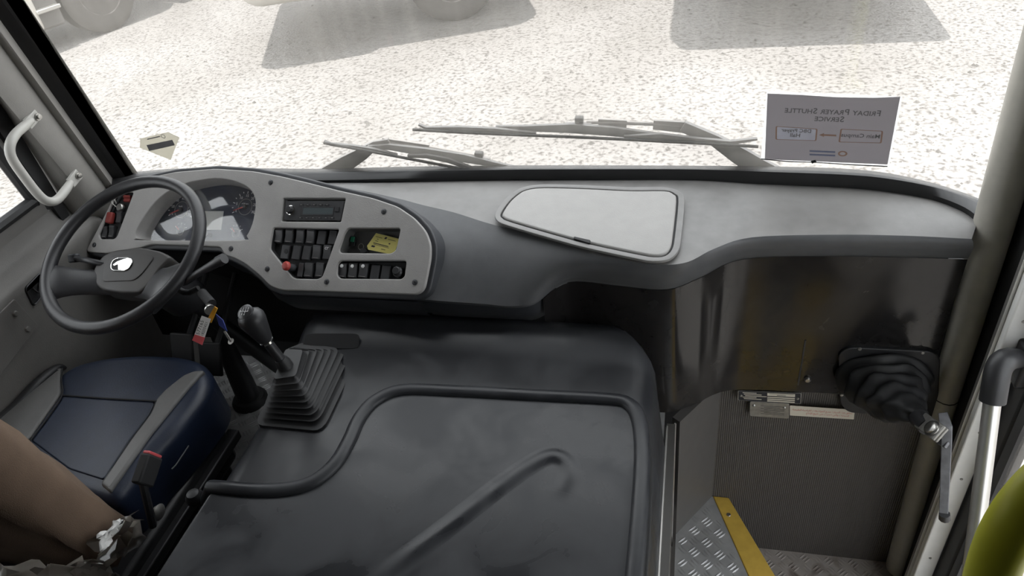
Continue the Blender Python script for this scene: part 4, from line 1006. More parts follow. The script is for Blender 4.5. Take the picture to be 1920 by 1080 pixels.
# seat belt buckle
bk = thing('belt_buckle', PX(268, 905, -1.15), 'black seat belt buckle with red release button beside the seat', 'buckle')
b0, b1 = PX(286, 852, -1.15), PX(268, 905, -1.15); bfx = Frame((b0 + b1) / 2, b0 - b1, (0, 1, 0)); hl = (b0 - b1).length / 2
obj('housing', g_box(bfx, -hl * 1.2, hl * .92, -.026, .026, -.012, .012), M_PIT, bk, bevel=.005)
obj('button', g_box(bfx, hl * .86, hl * 1.12, -.023, .023, -.009, .009), M_PINK, bk, bevel=.003, label='red release button')
obj('stalk', g_tube([b1, b1 + V((-.01, -.03, -.12))], .009, 8), M_BLACK, bk, smooth=True)
# parking brake lever poking out from the cover side
hb0, hb1 = PX(366, 934, -1.09), PX(410, 950, -1.03)
pbk = thing('brake_lever', hb1, 'short black lever with round knob between seat and engine cover', 'lever')
kf2 = Frame(hb0, (1, 0, 0), (0, 1, 0)); obj('knob', g_lathe(kf2, [(0, -.022), (.014, -.018), (.021, -.004), (.021, .006), (.014, .018), (0, .022)], 18), M_BLACK, pbk, smooth=True)
obj('stem', g_tube([hb0, hb1], [.009, .012], 10), M_BLACK, pbk, smooth=True)
obj('housing', g_wbox(-1.07, -1.005, hb1.y - .06, hb1.y + .06, -1.6, -1.36), M_BLACK, pbk, bevel=.01)
# torn wrapper and plastic film at the foot of the backrest
def crumple(pts, m, nm, par, d, amp, n=7):
    a, b, c, e = [PX(u, v, d) for u, v in pts]; g = []
    for i in range(n + 1):
        g.append([(a.lerp(b, j / n)).lerp(e.lerp(c, j / n), i / n) + V((random.uniform(-amp, amp), random.uniform(-amp, amp), random.uniform(-amp, amp))) for j in range(n + 1)])
    o = obj(nm, g_loft(g), m, par, smooth=True, angle=25); sm = o.modifiers.new('solid', 'SOLIDIFY'); sm.thickness = .0012; return o
pw = thing('torn_wrapper', PD(205, 1040, 1.62), 'crumpled torn white paper tucked under the brown backrest', 'paper')
crumple([(186, 1000), (226, 974), (230, 984), (188, 1040)], M_PAPER, 'sheet', pw, -1.15, .006)
pf_ = thing('plastic_film', PD(220, 1060, 1.62), 'dull translucent plastic film hanging below the backrest', 'plastic film')
crumple([(175, 1010), (248, 955), (268, 1010), (190, 1075)], M_BAG, 'film', pf_, -1.165, .012)
crumple([(0, 1060), (180, 1048), (240, 1085), (-20, 1140)], M_BAG, 'film_skirt', pf_, -1.17, .012, 9)

# ================================================================== GRAB HANDLE ON THE LEFT PILLAR
gh = thing('pillar_grab_rail', PX(128, 345, -1.74), 'cream painted tube grab handle bolted to the left pillar', 'grab handle')
m0, m1 = PX(66, 217, -1.742), PX(142, 330, -1.742)
n0 = (PX(0, 217, -1.742) - m0)
hp = [PX(58, 226, -1.738), PX(44, 238, -1.728), PX(29, 252, -1.72), PX(19, 272, -1.715), PX(22, 296, -1.715), PX(46, 332, -1.715), PX(74, 367, -1.715), PX(92, 378, -1.718), PX(108, 374, -1.722), PX(124, 355, -1.73), PX(132, 342, -1.738)]
obj('tube', g_tube(hp, [.010, .0125, .0125, .0125, .0125, .0125, .0125, .0125, .0125, .0125, .010], 12, smooth=4), M_CREAMP, gh, smooth=True)
for (q0, q1, q2, q3), (bu, bv) in ((((46, 226), (66, 205), (79, 221), (60, 243)), (71, 219)), (((128, 338), (143, 317), (156, 333), (140, 352)), (147, 329))):
    P_ = [PX(*q, -1.733) for q in (q0, q1, q2, q3)]
    fl2 = obj('flange', g_prism(P_, (-.012, .003, 0)), M_CREAMP, gh, bevel=.002)
    bf = Frame(PX(bu, bv, -1.731), (0, 1, 0), (0, 0, 1))
    obj('bolt', [g_lathe(bf, [(.010, 0), (.010, .002), (.0065, .002), (.0065, .008), (0, .009)], 12)], M_STEEL, fl2, smooth=True)

# ================================================================== DOOR MECHANISM
da = thing('door_actuator', PY(1665, 775, 1.53), 'black rubber bellows with steel link arm working the entry door', 'door mechanism')
fD = Frame(PY(1665, 712, 1.531), (1, 0, 0), (0, 0, 1))
fo = [fD.px(u, v) for u, v in ((1571, 660), (1590, 648), (1745, 655), (1762, 668), (1757, 770), (1745, 782), (1590, 770), (1575, 755))]
obj('flange', g_plate(fD, rpoly(fo, .015), (), .012, .003, .008, 3), M_BLACK, da, smooth=True)
for u, v in ((1612, 654), (1730, 661), (1580, 690), (1578, 740)):
    obj('screw', g_lathe(fD.at(*fD.px(u, v, .008), .008), [(.005, 0), (.004, .003), (0, .004)], 10), M_DULL, da, smooth=True)
be = PY(1722, 783, 1.33); b0 = PY(1655, 708, 1.525)
rows = []; NB = 40
for i in range(NB + 1):
    t = i / NB; c = b0.lerp(be, t) + V((-.01 * math.sin(math.pi * t), 0, -.012 * math.sin(math.pi * t)))
    R = (.086 * (1 - t) ** .8 + .019) * (1 + .10 * math.sin(t * math.pi * 2 * 5.5) * (1 - t * .5))
    d = (be - b0).normalized().lerp(V((0, -1, 0)), 1 - sst(0, .5, t)).normalized(); a_ = V((1, 0, 0)); a_ = (a_ - d * a_.dot(d)).normalized(); b_2 = d.cross(a_)
    r = []
    for k_ in range(36):
        th = 2 * math.pi * k_ / 36; fo_ = 1 + .05 * math.sin(5 * th + 9 * t) * math.sin(math.pi * t) + .035 * math.sin(9 * th - 13 * t) * math.sin(math.pi * t)
        r.append(c + (a_ * math.cos(th) * 1.05 + b_2 * math.sin(th) * .80) * R * fo_ + d * .006 * math.sin(4 * th + 6 * t))
    rows.append(r)
obj('bellows', g_loft(rows, True, False, True), M_RUBBER, da, smooth=True, angle=80)
obj('sleeve', g_tube([be, be + (be - b0).normalized() * .045], [.022, .019], 16), M_BLACK, da, smooth=True)
cp0, cp1 = PY(1730, 790, 1.30), PY(1760, 812, 1.24)
cv = cp1 - cp0; fcv = Frame((cp0 + cp1) / 2, cv, CAM - cp0)
fcv = Frame(fcv.o, fcv.a, fcv.a.cross(fcv.b)) ; nd = (CAM - fcv.o).normalized()
if fcv.n.dot(nd) < 0: fcv = Frame(fcv.o, fcv.a, -fcv.b)
hl = cv.length / 2
obj('clevis', [g_box(fcv, -hl * 1.3, hl * 1.1, -.020, .020, -.004, .004), g_box(fcv, -hl * 1.3, hl * .6, -.020, .020, -.024, -.016)], M_DULL, da, bevel=.003)
obj('bolt', g_lathe(fcv.at(hl * .45, 0, .004), [(.0195, 0), (.0195, .003), (.0145, .004), (.0145, .010), (.011, .012), (.006, .0125), (0, .0115)], 24), M_STEEL, da, smooth=True)
a2_ = PX(1769, 968, .61)
def bar(pts, w, th, m, nm, par):
    gs = []
    for i, p_ in enumerate(pts): pass
    r = []
    for i, p_ in enumerate(pts):
        t = (pts[min(i + 1, len(pts) - 1)] - pts[max(i - 1, 0)]).normalized(); v_ = (CAM - p_).normalized(); s = t.cross(v_).normalized(); n_ = s.cross(t)
        w_ = w[i] if isinstance(w, (list, tuple)) else w
        r.append([p_ + s * w_ + n_ * th, p_ - s * w_ + n_ * th, p_ - s * w_ - n_ * th, p_ + s * w_ - n_ * th])
    return obj(nm, g_loft(r, True, False, True), m, par, bevel=.0015)
bar([PX(1768, 775, .60), PX(1774, 800, .60), PX(1775, 825, .602), a2_], [.010, .013, .011, .0095], .004, M_ARM, 'link_arm', da)
bar([PX(1742, 812, .59), PX(1765, 828, .597), PX(1776, 835, .602)], [.006, .010, .008], .004, M_ARM, 'link_gusset', da)
obj('link_end', g_tube([a2_ + V((0, 0, .01)), a2_ + V((.004, 0, -.008))], [.012, .013], 10), M_BLACK, da, smooth=True)

# door hand rail: aluminium tube with a black elbow
hr = thing('door_handrail', PX(1812, 1085, .60), 'aluminium door handrail with thick black plastic elbow', 'handrail')
h0, h1 = PX(1862, 742, .615), PX(1818, 1090, .615)
obj('tube', g_tube([h0, h0.lerp(h1, 1.5)], .0165, 18), M_ALU, hr, smooth=True)
el = [PX(1861, 752, .615), PX(1866, 722, .615), PX(1872, 692, .618), PX(1884, 676, .632), PX(1902, 672, .665), PX(1912, 674, .70)]
obj('elbow', g_tube(el, [.0245, .0245, .0245, .024, .021, .020], 18, smooth=5), M_BLACK, hr, smooth=True)
obj('mount', g_wbox(.69, .712, el[-1].y - .04, el[-1].y + .04, el[-1].z - OZ - .05, el[-1].z - OZ + .05), M_BLACK, hr, bevel=.006)

# yellow grab pole close to the camera
yp = thing('grab_pole', PD(1780, 1200, .60), 'lime yellow bent grab pole at the lower right corner', 'grab pole')
pts_ = [PD(1835, 1210, .66), PD(1850, 1110, .60), PD(1885, 1010, .56), PD(1945, 925, .54), PD(2040, 850, .53), PD(2160, 800, .52)]
obj('tube', g_tube([RZ(pts_[0].x - .01, pts_[0].y - .03, -1.85), RZ(pts_[0].x - .01, pts_[0].y - .02, -1.2)] + pts_, .0185, 24, smooth=8), M_POLE, yp, smooth=True)
obj('foot', g_lathe(Frame(RZ(pts_[0].x - .01, pts_[0].y - .03, -1.85), (1, 0, 0), (0, 1, 0)), [(.04, 0), (.04, .006), (.022, .012), (.019, .03)], 20), M_POLE, yp, smooth=True)

# ================================================================== PLATES AND STICKERS BY THE STEPS
fLb = Frame(PY(1490, 760, 1.527), (1, 0, 0), (0, 0, 1))
def lp(*uv): return [V(fLb.px(u, v)) for u, v in uv]
bl = lp((1383, 732), (1503, 737), (1502, 757), (1383, 750))
b_ = thing('black_data_plate', fLb.pt(*bl[3]), 'black riveted data plate with white rows under the gloss panel', 'plate')
po = obj('plate', g_plate(fLb, rpoly(bl, .005), (), .003, .0006, .001), M_INK, b_, smooth=True)
obj('border', g_plate(fLb, rpoly(bl, .005), [rpoly([p + ((sum(bl, V((0, 0))) / 4) - p) * .03 for p in bl], .005)], .003, .0004, .0013), M_DULL, b_)
def cell(q, x0, x1, y0, y1): 
    f = lambda x, y: q[0].lerp(q[1], x).lerp(q[3].lerp(q[2], x), y)
    return [f(x0, y0), f(x1, y0), f(x1, y1), f(x0, y1)]
obj('rows', [g_plate(fLb, cell(bl, .47, .90, a, b), (), .0006, .0001, .0018) for a, b in ((.10, .36), (.46, .56), (.64, .74), (.82, .92))], M_LABEL, b_)
obj('print', [g_plate(fLb, cell(bl, .08 + (i % 3) * .02, .30 + .08 * ((i * 7) % 3), .14 + i * .15, .20 + i * .15), (), .0005, .0001, .0018) for i in range(5)] , M_LABEL, b_)
obj('print_dark', [g_plate(fLb, cell(bl, .50, .88, .15, .18), (), .0005, .0001, .0021), g_plate(fLb, cell(bl, .62, .76, .26, .30), (), .0005, .0001, .0021)], M_INK, b_)
for x in (.055, .945): obj('rivet', g_lathe(fLb.at(*cell(bl, x, x, .5, .5)[0], .0015), [(.004, 0), (.003, .002), (0, .003)], 10), M_STEEL, b_, smooth=True)
sv = lp((1406, 753), (1480, 757), (1479, 785), (1406, 780))
s_ = thing('silver_data_plate', fLb.pt(*sv[3]), 'small silver riveted data plate left of the cream sticker', 'plate')
obj('plate', g_plate(fLb, rpoly(sv, .006), (), .002, .0005, .0005), M_DULL, s_, smooth=True)
obj('print', [g_plate(fLb, cell(sv, .28 + (.08 if i % 2 else 0), .88 - (.1 if i % 3 == 1 else 0), .22 + i * .09, .24 + i * .09), (), .0004, .0001, .0009) for i in range(7)], M_INK, s_)
for x, y in ((.1, .25), (.88, .28)): obj('rivet', g_lathe(fLb.at(*cell(sv, x, x, y, y)[0], .0005), [(.0045, 0), (.003, .002), (0, .003)], 10), M_STEEL, s_, smooth=True)
cr = lp((1481, 760.5), (1603, 768.5), (1601, 786.5), (1481, 779))
cs = thing('cream_sticker', fLb.pt(*cr[3]), 'cream sticker with two lines of red Arabic writing', 'sticker')
obj('sticker', g_plate(fLb, rpoly(cr, .002), (), .001, .0002, .0002), M_LABEL, cs)
# Arabic, shaped by hand into joined letter forms and laid out right to left
AF = {'ا': 'ﺍﺎ', 'إ': 'ﺇﺈ', 'ل': 'ﻝﻞﻟﻠ', 'ت': 'ﺕﺖﺗﺘ', 'ح': 'ﺡﺢﺣﺤ', 'ق': 'ﻕﻖﻗﻘ', 'ه': 'ﻩﻪﻫﻬ', 'ذ': 'ﺫﺬ', 'س': 'ﺱﺲﺳﺴ', 'ي': 'ﻱﻲﻳﻴ', 'ر': 'ﺭﺮ', 'ة': 'ﺓﺔ', 'ج': 'ﺝﺞﺟﺠ', 'م': 'ﻡﻢﻣﻤ', 'ع': 'ﻉﻊﻋﻌ', 'و': 'ﻭﻮ', 'ص': 'ﺹﺺﺻﺼ', 'ف': 'ﻑﻒﻓﻔ', 'خ': 'ﺥﺦﺧﺨ', 'د': 'ﺩﺪ', 'ن': 'ﻥﻦﻧﻨ', 'ى': 'ﻯﻰ'}
def shape(word):
    o = ''
    for i, ch in enumerate(word):
        f = AF.get(ch)
        if not f: o += ch; continue
        pj = i > 0 and len(AF.get(word[i - 1], '')) == 4; nj = i + 1 < len(word) and word[i + 1] in AF and len(f) == 4
        o += f[(1 if pj else 0) + (2 if nj else 0)]
    return o[::-1]
def arabic(s): return ' '.join(shape(w) for w in s.split()[::-1])
cx_ = sum(cr, V((0, 0))) / 4; fcs = Frame(fLb.pt(*cx_), (cr[1] - cr[0]).x * fLb.a + (cr[1] - cr[0]).y * fLb.b, fLb.b)
def fit_text(f, s, w, size, y):
    g = g_text(f, s, size, 0); xs = [(v - f.o).dot(f.a) for v in g[0]]
    k = w / max(max(xs) - min(xs), 1e-4); mid = (max(xs) + min(xs)) / 2
    return xf(g, lambda v: f.o + f.a * (((v - f.o).dot(f.a) - mid) * k) + f.b * ((v - f.o).dot(f.b) + y) + f.n * .0006)
wd_ = (cr[1] - cr[0]).length
obj('writing', [fit_text(fcs, arabic('تحقق هذه السيارة جميع المواصفات القياسية الخليجية'), wd_ * .92, .0095, .0055),
                xf(fit_text(fcs, arabic('للسيارات والتي صدرت حتى تاريخ الإنتاج'), wd_ * .66, .0095, -.0055), lambda v: v + fcs.a * wd_ * .09)], M_REDINK, cs)

# ================================================================== ON THE WINDSCREEN
def plane_of(uvs, o_):
    q = [PW(u, v, o_) for u, v in uvs]; f = Frame(sum(q, V()) / len(q), q[1] - q[0], q[0] - q[3]); return f
SL = [(1437.5, 171), (1692, 181.5), (1667, 313), (1426.5, 299)]
fSg = plane_of(SL, -.006)
if fSg.n.dot(CAM - fSg.o) < 0: fSg = Frame(fSg.o, fSg.a, -fSg.b)
ps = thing('paper_sign', fSg.pt(*fSg.px(1546, 306)), 'landscape shuttle notice in a clear sleeve on the windscreen, seen from behind', 'sign')
pap = [(1439, 175), (1500, 177.5), (1570, 182), (1640, 183), (1688, 181), (1664, 308), (1550, 303), (1434, 298)]
obj('sleeve', g_plate(fSg, [fSg.px(*p) for p in SL], (), .0008, .0001, 0), M_SLEEVE, ps)
sh = obj('sheet', g_plate(fSg, [fSg.px(*p) for p in pap], (), .0006, .0001, .0012), M_SHEET, ps, label='grey backlit paper sheet')
M_SHOW = mat('faint_grey_print', (.17, .165, .165), .8); M_SHOWO = mat('faint_orange_print', (.36, .23, .17), .8); M_SHOWB = mat('faint_blue_print', (.20, .22, .32), .8); M_BOX = mat('pale_box_print', (.60, .60, .68), .8)
def sgp(u, v): return fSg.px(u, v)
pxs = (V(sgp(1600, 240)) - V(sgp(1500, 236))).length / 100
ang = V(sgp(1640, 240)) - V(sgp(1480, 233))
fSr = Frame(fSg.o, fSg.a * ang.x + fSg.b * ang.y, fSg.b)
def small_caps(parts, size):
    x = 0; gs = []
    for s, k_ in parts:
        if s == ' ': x += size * .28; continue
        g = g_text(Frame((0, 0, 0), (1, 0, 0), (0, 1, 0)), s, size * k_, 0, False, 'LEFT', 'BOTTOM_BASELINE', bold=size * .012)
        w = max(v.x for v in g[0]); gs.append(([v + V((x, 0, 0)) for v in g[0]], g[1])); x += w + size * .06
    return gs, x
def put(gs, w, center, width_px, z=.0016):
    k_ = width_px * pxs / w; c = center; out = []
    for g in gs: out.append(([fSr.o + (fSg.pt(*c) - fSg.o) + fSr.a * (-(v.x - w / 2) * k_) + fSr.b * (v.y * k_) + fSr.n * (z + v.z) for v in g[0]], g[1]))
    return out
gs, w = small_caps([('F', 1.2), ('RIDAY', .95), (' ', 1), ('P', 1.2), ('RAYER', .95), (' ', 1), ('S', 1.2), ('HUTTLE', .95)], 1)
obj('heading', put(gs, w, sgp(1559, 213.5), 178), M_SHOW, sh)
gs, w = small_caps([('S', 1.2), ('ERVICE', .95)], 1); obj('heading', put(gs, w, sgp(1554, 227), 56), M_SHOW, sh)
def tline(s, u, v, wpx, m, nm='caption'):
    g = g_text(Frame((0, 0, 0), (1, 0, 0), (0, 1, 0)), s, 1, 0, False, 'LEFT', 'BOTTOM_BASELINE', bold=.01); w_ = max(q.x for q in g[0]); obj(nm, put([g], w_, sgp(u, v), wpx, .0019), m, sh)
def boxl(q, m, nm, fill=None):
    o_ = [V(sgp(*p)) for p in q]; c = sum(o_, V((0, 0))) / 4
    obj(nm, g_plate(fSg, rpoly(o_, .004), [rpoly([p + (c - p).normalized() * .0035 for p in o_], .003)], .0004, .0001, .0017), m, sh)
    if fill: obj(nm + '_fill', g_plate(fSg, rpoly([p + (c - p).normalized() * .003 for p in o_], .004), (), .0003, .0001, .0015), fill, sh)
boxl([(1454.5, 236), (1533, 241), (1531, 263.5), (1454, 261)], M_SHOWO, 'box', M_BOX)
boxl([(1576, 241), (1656, 245), (1653, 268), (1572, 266)], M_SHOWO, 'box')
tline('DBC Prayer', 1493, 247, 58, M_SHOW); tline('Hall', 1491, 256, 20, M_SHOW); tline('Main Campus', 1613, 257, 72, M_SHOW)
ar = [V(sgp(*p)) for p in ((1536, 252.5), (1545, 249), (1545, 251), (1568, 252), (1568, 255), (1545, 254), (1545, 256))]
obj('arrow', g_plate(fSg, ar, (), .0003, .0001, .0017), M_SHOWO, sh)
lc = V(sgp(1580, 287.5)); R_ = 9 * pxs
obj('logo_ring', g_plate(fSg, [lc + V((R_ * math.cos(t / 10 * math.pi), R_ * .75 * math.sin(t / 10 * math.pi))) for t in range(20)], [[lc + V((R_ * .6 * math.cos(t / 10 * math.pi), R_ * .45 * math.sin(t / 10 * math.pi))) for t in range(20)]], .0003, .0001, .0017), M_SHOWO, sh)
obj('logo_lines', [g_plate(fSg, [sgp(*p) for p in ((1518, v0), (1566, v0 + 2), (1566, v0 + 5), (1518, v0 + 3))], (), .0003, .0001, .0017) for v0 in (281, 287.5)], M_SHOWB, sh)
ck = [PW(u, v, -.008) for u, v in ((1427, 298), (1480, 303), (1525, 304), (1600, 309), (1664, 312))]
obj('tape_edge', g_tube(ck, .0014, 6), M_BLACK, ps, smooth=True)
obj('tape_blob', g_tube([PW(1522, 304, -.010), PW(1530, 301.5, -.010)], [.004, .0035], 8), M_BLACK, ps, smooth=True)

PEN = [(263, 260), (315, 248), (336, 258), (320, 300), (262, 277)]
fPn = Frame(PW(300, 272, -.004), PW(330, 268, -.004) - PW(270, 271, -.004), PW(300, 250, -.004) - PW(300, 295, -.004))
if fPn.n.dot(CAM - fPn.o) < 0: fPn = Frame(fPn.o, fPn.a, -fPn.b)
M_STK = glassy('sticker_cream_film', .75, .02, dustcol=(.42, .40, .34)); M_STKG = mat('sticker_grey_print', (.18, .175, .18), .6)
st_ = thing('pentagon_sticker', fPn.pt(*fPn.px(320, 300)), 'pale five-sided sticker with grey bar on the windscreen above the wheel', 'sticker')
obj('film', g_plate(fPn, [fPn.px(*p) for p in PEN], (), .0008, .0001, 0), M_STK, st_)
obj('print_bar', g_plate(fPn, [fPn.px(*p) for p in ((275, 272), (323, 262), (328, 272), (280, 283))], (), .0004, .0001, .0007), M_STKG, st_)
obj('print_line', [g_plate(fPn, [fPn.px(*p) for p in ((276, 260), (300, 254.5), (300, 256.5), (276, 262))], (), .0004, .0001, .0007)], M_STKG, st_)
fq = fPn.at(*fPn.px(306, 255.5)); obj('print_ring', g_plate(fq, [(.007 * math.cos(t * .5236), .007 * math.sin(t * .5236)) for t in range(12)], [[(.0055 * math.cos(t * .5236), .0055 * math.sin(t * .5236)) for t in range(12)]], .0004, .0001, .0007), M_STKG, st_)

# ------------------------------------------------ wipers outside the glass
def ww(pts, o_): return [PW(u, v, o_) for u, v in pts]
M_WIPER = mat('wiper_dusty_black', (.045, .043, .04), .6, var=.2); M_WARM = mat('wiper_arm_grey', (.20, .19, .18), .5, var=.1)
def flatbar(nm, pts, wid, o_, m, par, th=.004):
    p_ = ww(pts, o_); r = []
    for i, q in enumerate(p_):
        t = (p_[min(i + 1, len(p_) - 1)] - p_[max(i - 1, 0)]).normalized(); n_ = V((0, 1, .16)).normalized(); s = t.cross(n_).normalized(); w_ = 1.35 * (wid[i] if isinstance(wid, (list, tuple)) else wid)
        r.append([q + s * w_ + n_ * th, q - s * w_ + n_ * th, q - s * w_ - n_ * th, q + s * w_ - n_ * th])
    return obj(nm, g_loft(r, True, False, True), m, par)
wr = thing('windscreen_wiper', PW(1445, 322, .03), 'long upper windscreen wiper reaching toward the paper sign', 'wiper', 'windscreen wipers')
obj('rubber_blade', g_tube(ww([(774, 243), (900, 250), (1100, 258), (1300, 268), (1422, 275)], .016), .0042, 8, smooth=3), M_WIPER, wr, smooth=True)
flatbar('blade_frame', [(930, 238), (985, 240), (1070, 240), (1150, 246), (1250, 258), (1300, 266)], [.003, .006, .010, .010, .007, .003], .034, M_WARM, wr)
flatbar('blade_yoke', [(785, 233), (800, 240), (860, 241), (930, 244), (1005, 250)], [.002, .003, .0055, .0055, .003], .024, M_WARM, wr)
flatbar('blade_yoke', [(1170, 256), (1240, 254), (1300, 262), (1370, 267), (1420, 260)], [.003, .005, .0055, .004, .002], .024, M_WARM, wr)
obj('connector', [g_box(Frame(PW(1086, 235, .044), (1, 0, -.02), (0, -.16, 1)), -.038, .034, -.010, .008, -.008, .008)], M_WARM, wr, bevel=.003)
obj('nozzle', g_box(Frame(PW(1086, 224, .044), (1, 0, -.02), (0, -.16, 1)), -.011, .011, -.008, .008, -.008, .008), M_WIPER, wr, bevel=.002)
obj('arm_rod', g_tube(ww([(1100, 229), (1140, 229), (1240, 233), (1290, 238)], .05), .0055, 8), M_WARM, wr, smooth=True)
flatbar('arm_sleeve', [(1122, 229), (1175, 232)], .0085, .05, M_WARM, wr); flatbar('arm_sleeve', [(1225, 233), (1282, 238), (1332, 256)], [.010, .012, .008], .05, M_WARM, wr)
flatbar('arm', [(1280, 236), (1340, 262), (1385, 290), (1420, 312), (1470, 340)], [.011, .012, .018, .020, .022], .045, M_WARM, wr, .006)
wl_ = thing('windscreen_wiper', PW(600, 330, .03), 'short lower windscreen wiper above the instrument panel', 'wiper', 'windscreen wipers')
obj('rubber_blade', g_tube(ww([(607, 268), (700, 285), (800, 304), (905, 324)], .016), .0042, 8, smooth=3), M_WIPER, wl_, smooth=True)
flatbar('blade_frame', [(690, 275), (730, 275), (800, 285), (870, 296), (930, 308), (985, 318)], [.003, .007, .010, .010, .006, .003], .034, M_WARM, wl_)
flatbar('blade_yoke', [(608, 264), (620, 270), (660, 275), (700, 281), (745, 291)], [.002, .003, .005, .005, .003], .024, M_WARM, wl_)
flatbar('blade_yoke', [(765, 292), (800, 292), (840, 300), (880, 314), (900, 322)], [.003, .005, .0055, .004, .002], .024, M_WARM, wl_)
obj('connector', g_box(Frame(PW(900, 299, .044), (1, 0, -.12), (0, -.16, 1)), -.036, .030, -.012, .010, -.008, .008), M_WARM, wl_, bevel=.003)
obj('nozzle', g_box(Frame(PW(898, 289, .044), (1, 0, -.12), (0, -.16, 1)), -.012, .012, -.007, .007, -.008, .008), M_WIPER, wl_, bevel=.002)
obj('arm_rod', g_tube(ww([(895, 292), (810, 277), (720, 264)], .05), .005, 8), M_WARM, wl_, smooth=True)
flatbar('arm_sleeve', [(805, 278), (718, 265)], .010, .05, M_WARM, wl_)
flatbar('arm', [(730, 264), (705, 270), (680, 287), (650, 305), (605, 332)], [.006, .009, .014, .018, .020], .045, M_WARM, wl_, .006)

# ================================================================== OUTSIDE: PARKED TRUCKS, STONES
def wheel(name_par, c, ax, R=.53, W_=.30):
    f = Frame(c, V((0, 0, 1)).cross(ax), (0, 0, 1))
    if f.n.dot(ax) < 0: f = Frame(c, -f.a, (0, 0, 1))
    w_ = W_ / 2
    ty = obj('tyre', g_lathe(f, [(R * .58, -w_), (R * .80, -w_ * 1.04), (R * .95, -w_ * .95), (R, -w_ * .75), (R, w_ * .75), (R * .95, w_ * .95), (R * .80, w_ * 1.04), (R * .58, w_)], 40), M_TYRE, name_par, smooth=True)
    obj('rim', g_lathe(f, [(R * .60, w_ * .2), (R * .60, w_ * 1.0), (R * .56, w_ * 1.0), (R * .52, w_ * .5), (R * .30, w_ * .45), (R * .26, w_ * .9), (R * .12, w_ * 1.0), (0, w_ * 1.0)], 32), M_RIM, ty, smooth=True)
    for i in range(10):
        t = i * math.pi / 5; obj('wheel_nut', g_lathe(f.at(R * .40 * math.cos(t), R * .40 * math.sin(t), w_ * .45), [(.022, 0), (.022, .03), (.012, .04), (0, .04)], 6), M_RIM, ty)
# truck whose front wheel shows at the top left
cw = PZ(222, 58, GZ); dirT = (PZ(372, 2, GZ) - PZ(95, 110, GZ)).normalized(); side = V((dirT.y, -dirT.x, 0))
if side.dot(CAM - cw) < 0: side = -side
tA = thing('dusty_truck', cw, 'dusty parked truck with its front wheel at the upper left corner', 'truck', 'parked trucks')
wheel(tA, cw + V((0, 0, .53)) - side * .22, side)
wheel(tA, cw + dirT * 3.6 + V((0, 0, .53)) - side * .22, side)
fT_ = Frame(cw, -dirT, (0, 0, 1))
if fT_.n.dot(side) < 0: fT_ = Frame(cw, dirT, (0, 0, 1))
sg = 1 if fT_.a.dot(dirT) < 0 else -1
def tb(nm, a0, a1, z0, z1, d0, d1, m, bev=.03): a0, a1 = sorted((a0 * sg, a1 * sg)); return obj(nm, g_box(fT_, a0, a1, z0, z1, d0, d1), m, tA, bevel=bev)
tb('bumper', .92, 1.75, .32, .88, -2.2, .02, M_TRUCK, .05)
tb('step', .62, .95, .52, .57, -.25, .03, M_ALU, .01)
tb('step_well', .60, .95, .30, .95, -2.2, -.06, M_TRUCKD)
tb('head_lamp', 1.30, 1.62, .62, .82, -.1, .035, M_WHITEP, .03)
tb('cab', -.9, 1.70, .95, 2.9, -2.2, .0, M_TRUCK, .08)
tb('fender', -.75, .66, .98, 1.35, -.5, .03, M_TRUCK, .05)
tb('chassis', -6.5, 1.0, .45, .95, -1.7, -.55, M_TRUCKD)
tb('load_bed', -6.8, -1.1, 1.05, 2.6, -2.2, .0, M_TRUCKD)
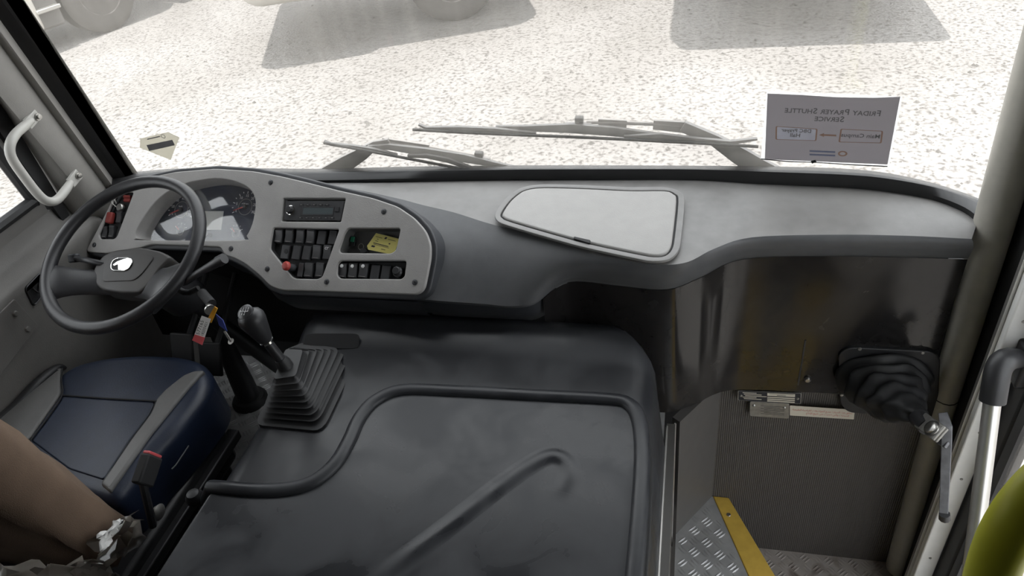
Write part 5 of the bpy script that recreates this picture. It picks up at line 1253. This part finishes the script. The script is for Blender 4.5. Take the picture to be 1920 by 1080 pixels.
# truck whose wheel shows at the top centre
cw2 = PZ(860, 42, GZ); d2_ = V((-.93, -.36, 0)).normalized(); s2_ = V((d2_.y, -d2_.x, 0))
if s2_.dot(CAM - cw2) < 0: s2_ = -s2_
tB = thing('dusty_truck', cw2, 'parked truck whose round tyre shows at the top centre', 'truck', 'parked trucks')
wheel(tB, cw2 + V((0, 0, .55)) - s2_ * .20, s2_, .55, .32)
fT2 = Frame(cw2, d2_, (0, 0, 1)); flip = 1
if fT2.n.dot(s2_) < 0: fT2 = Frame(cw2, -d2_, (0, 0, 1)); flip = -1
def tb2(nm, a0, a1, z0, z1, d0, d1, m, bev=.03): a0, a1 = sorted((a0 * flip, a1 * flip)); return obj(nm, g_box(fT2, a0, a1, z0, z1, d0, d1), m, tB, bevel=bev, seg=5)
tb2('bumper', .95, 2.35, .66, 1.2, -2.2, .75, M_TRUCK, .26)
tb2('cab', -.95, 2.3, 1.1, 3.0, -2.2, .70, M_TRUCK, .45)
tb2('chassis', -2.6, 1.2, .60, 1.0, -1.7, -.4, M_TRUCKD)
wheel(tB, cw2 - d2_ * 2.2 + V((0, 0, .55)) - s2_ * .20, s2_, .55, .32)
# truck parked to the right, only its shadow reaches the frame
cw3 = RZ(1.6, 9.9, GZ)
tC = thing('shadow_truck', cw3, 'truck standing ahead to the right, known by the shadow at the top edge', 'truck', 'parked trucks')
obj('cab', g_wbox(-.1, 2.4, 7.4, 10.2, GZ + .85, GZ + 3.0), M_TRUCK, tC, bevel=.1)
obj('load_bed', g_wbox(-.1, 2.4, 10.3, 16, GZ + 1.1, GZ + 2.8), M_TRUCKD, tC, bevel=.03)
wheel(tC, RZ(2.1, 9.9, GZ + .53), V((1, 0, 0))); wheel(tC, RZ(.2, 9.9, GZ + .53), V((-1, 0, 0)))
# loose stones, far too many to count
gs = []
for i in range(2000):
    u, v = random.uniform(-50, 1950), random.uniform(-5, 420) ; p = PZ(u, v, GZ); r = random.choice((.006, .008, .008, .010, .012, .016, .026)) * random.uniform(.7, 1.2)
    if p.y < 2.4: continue
    vs = [p + V((random.uniform(.6, 1.3) * r * x, random.uniform(.6, 1.3) * r * y, random.uniform(.3, .9) * r * z)) for x, y, z in ((1, 0, 0), (-1, 0, 0), (0, 1, 0), (0, -1, 0), (0, 0, 1), (0, 0, -1))]
    gs.append((vs, [(0, 2, 4), (2, 1, 4), (1, 3, 4), (3, 0, 4), (2, 0, 5), (1, 2, 5), (3, 1, 5), (0, 3, 5)]))
obj('loose_stones', gs, M_STONE, None, weld=False, kind='stuff', label='scattered small grey stones on the gravel', cat='stones')
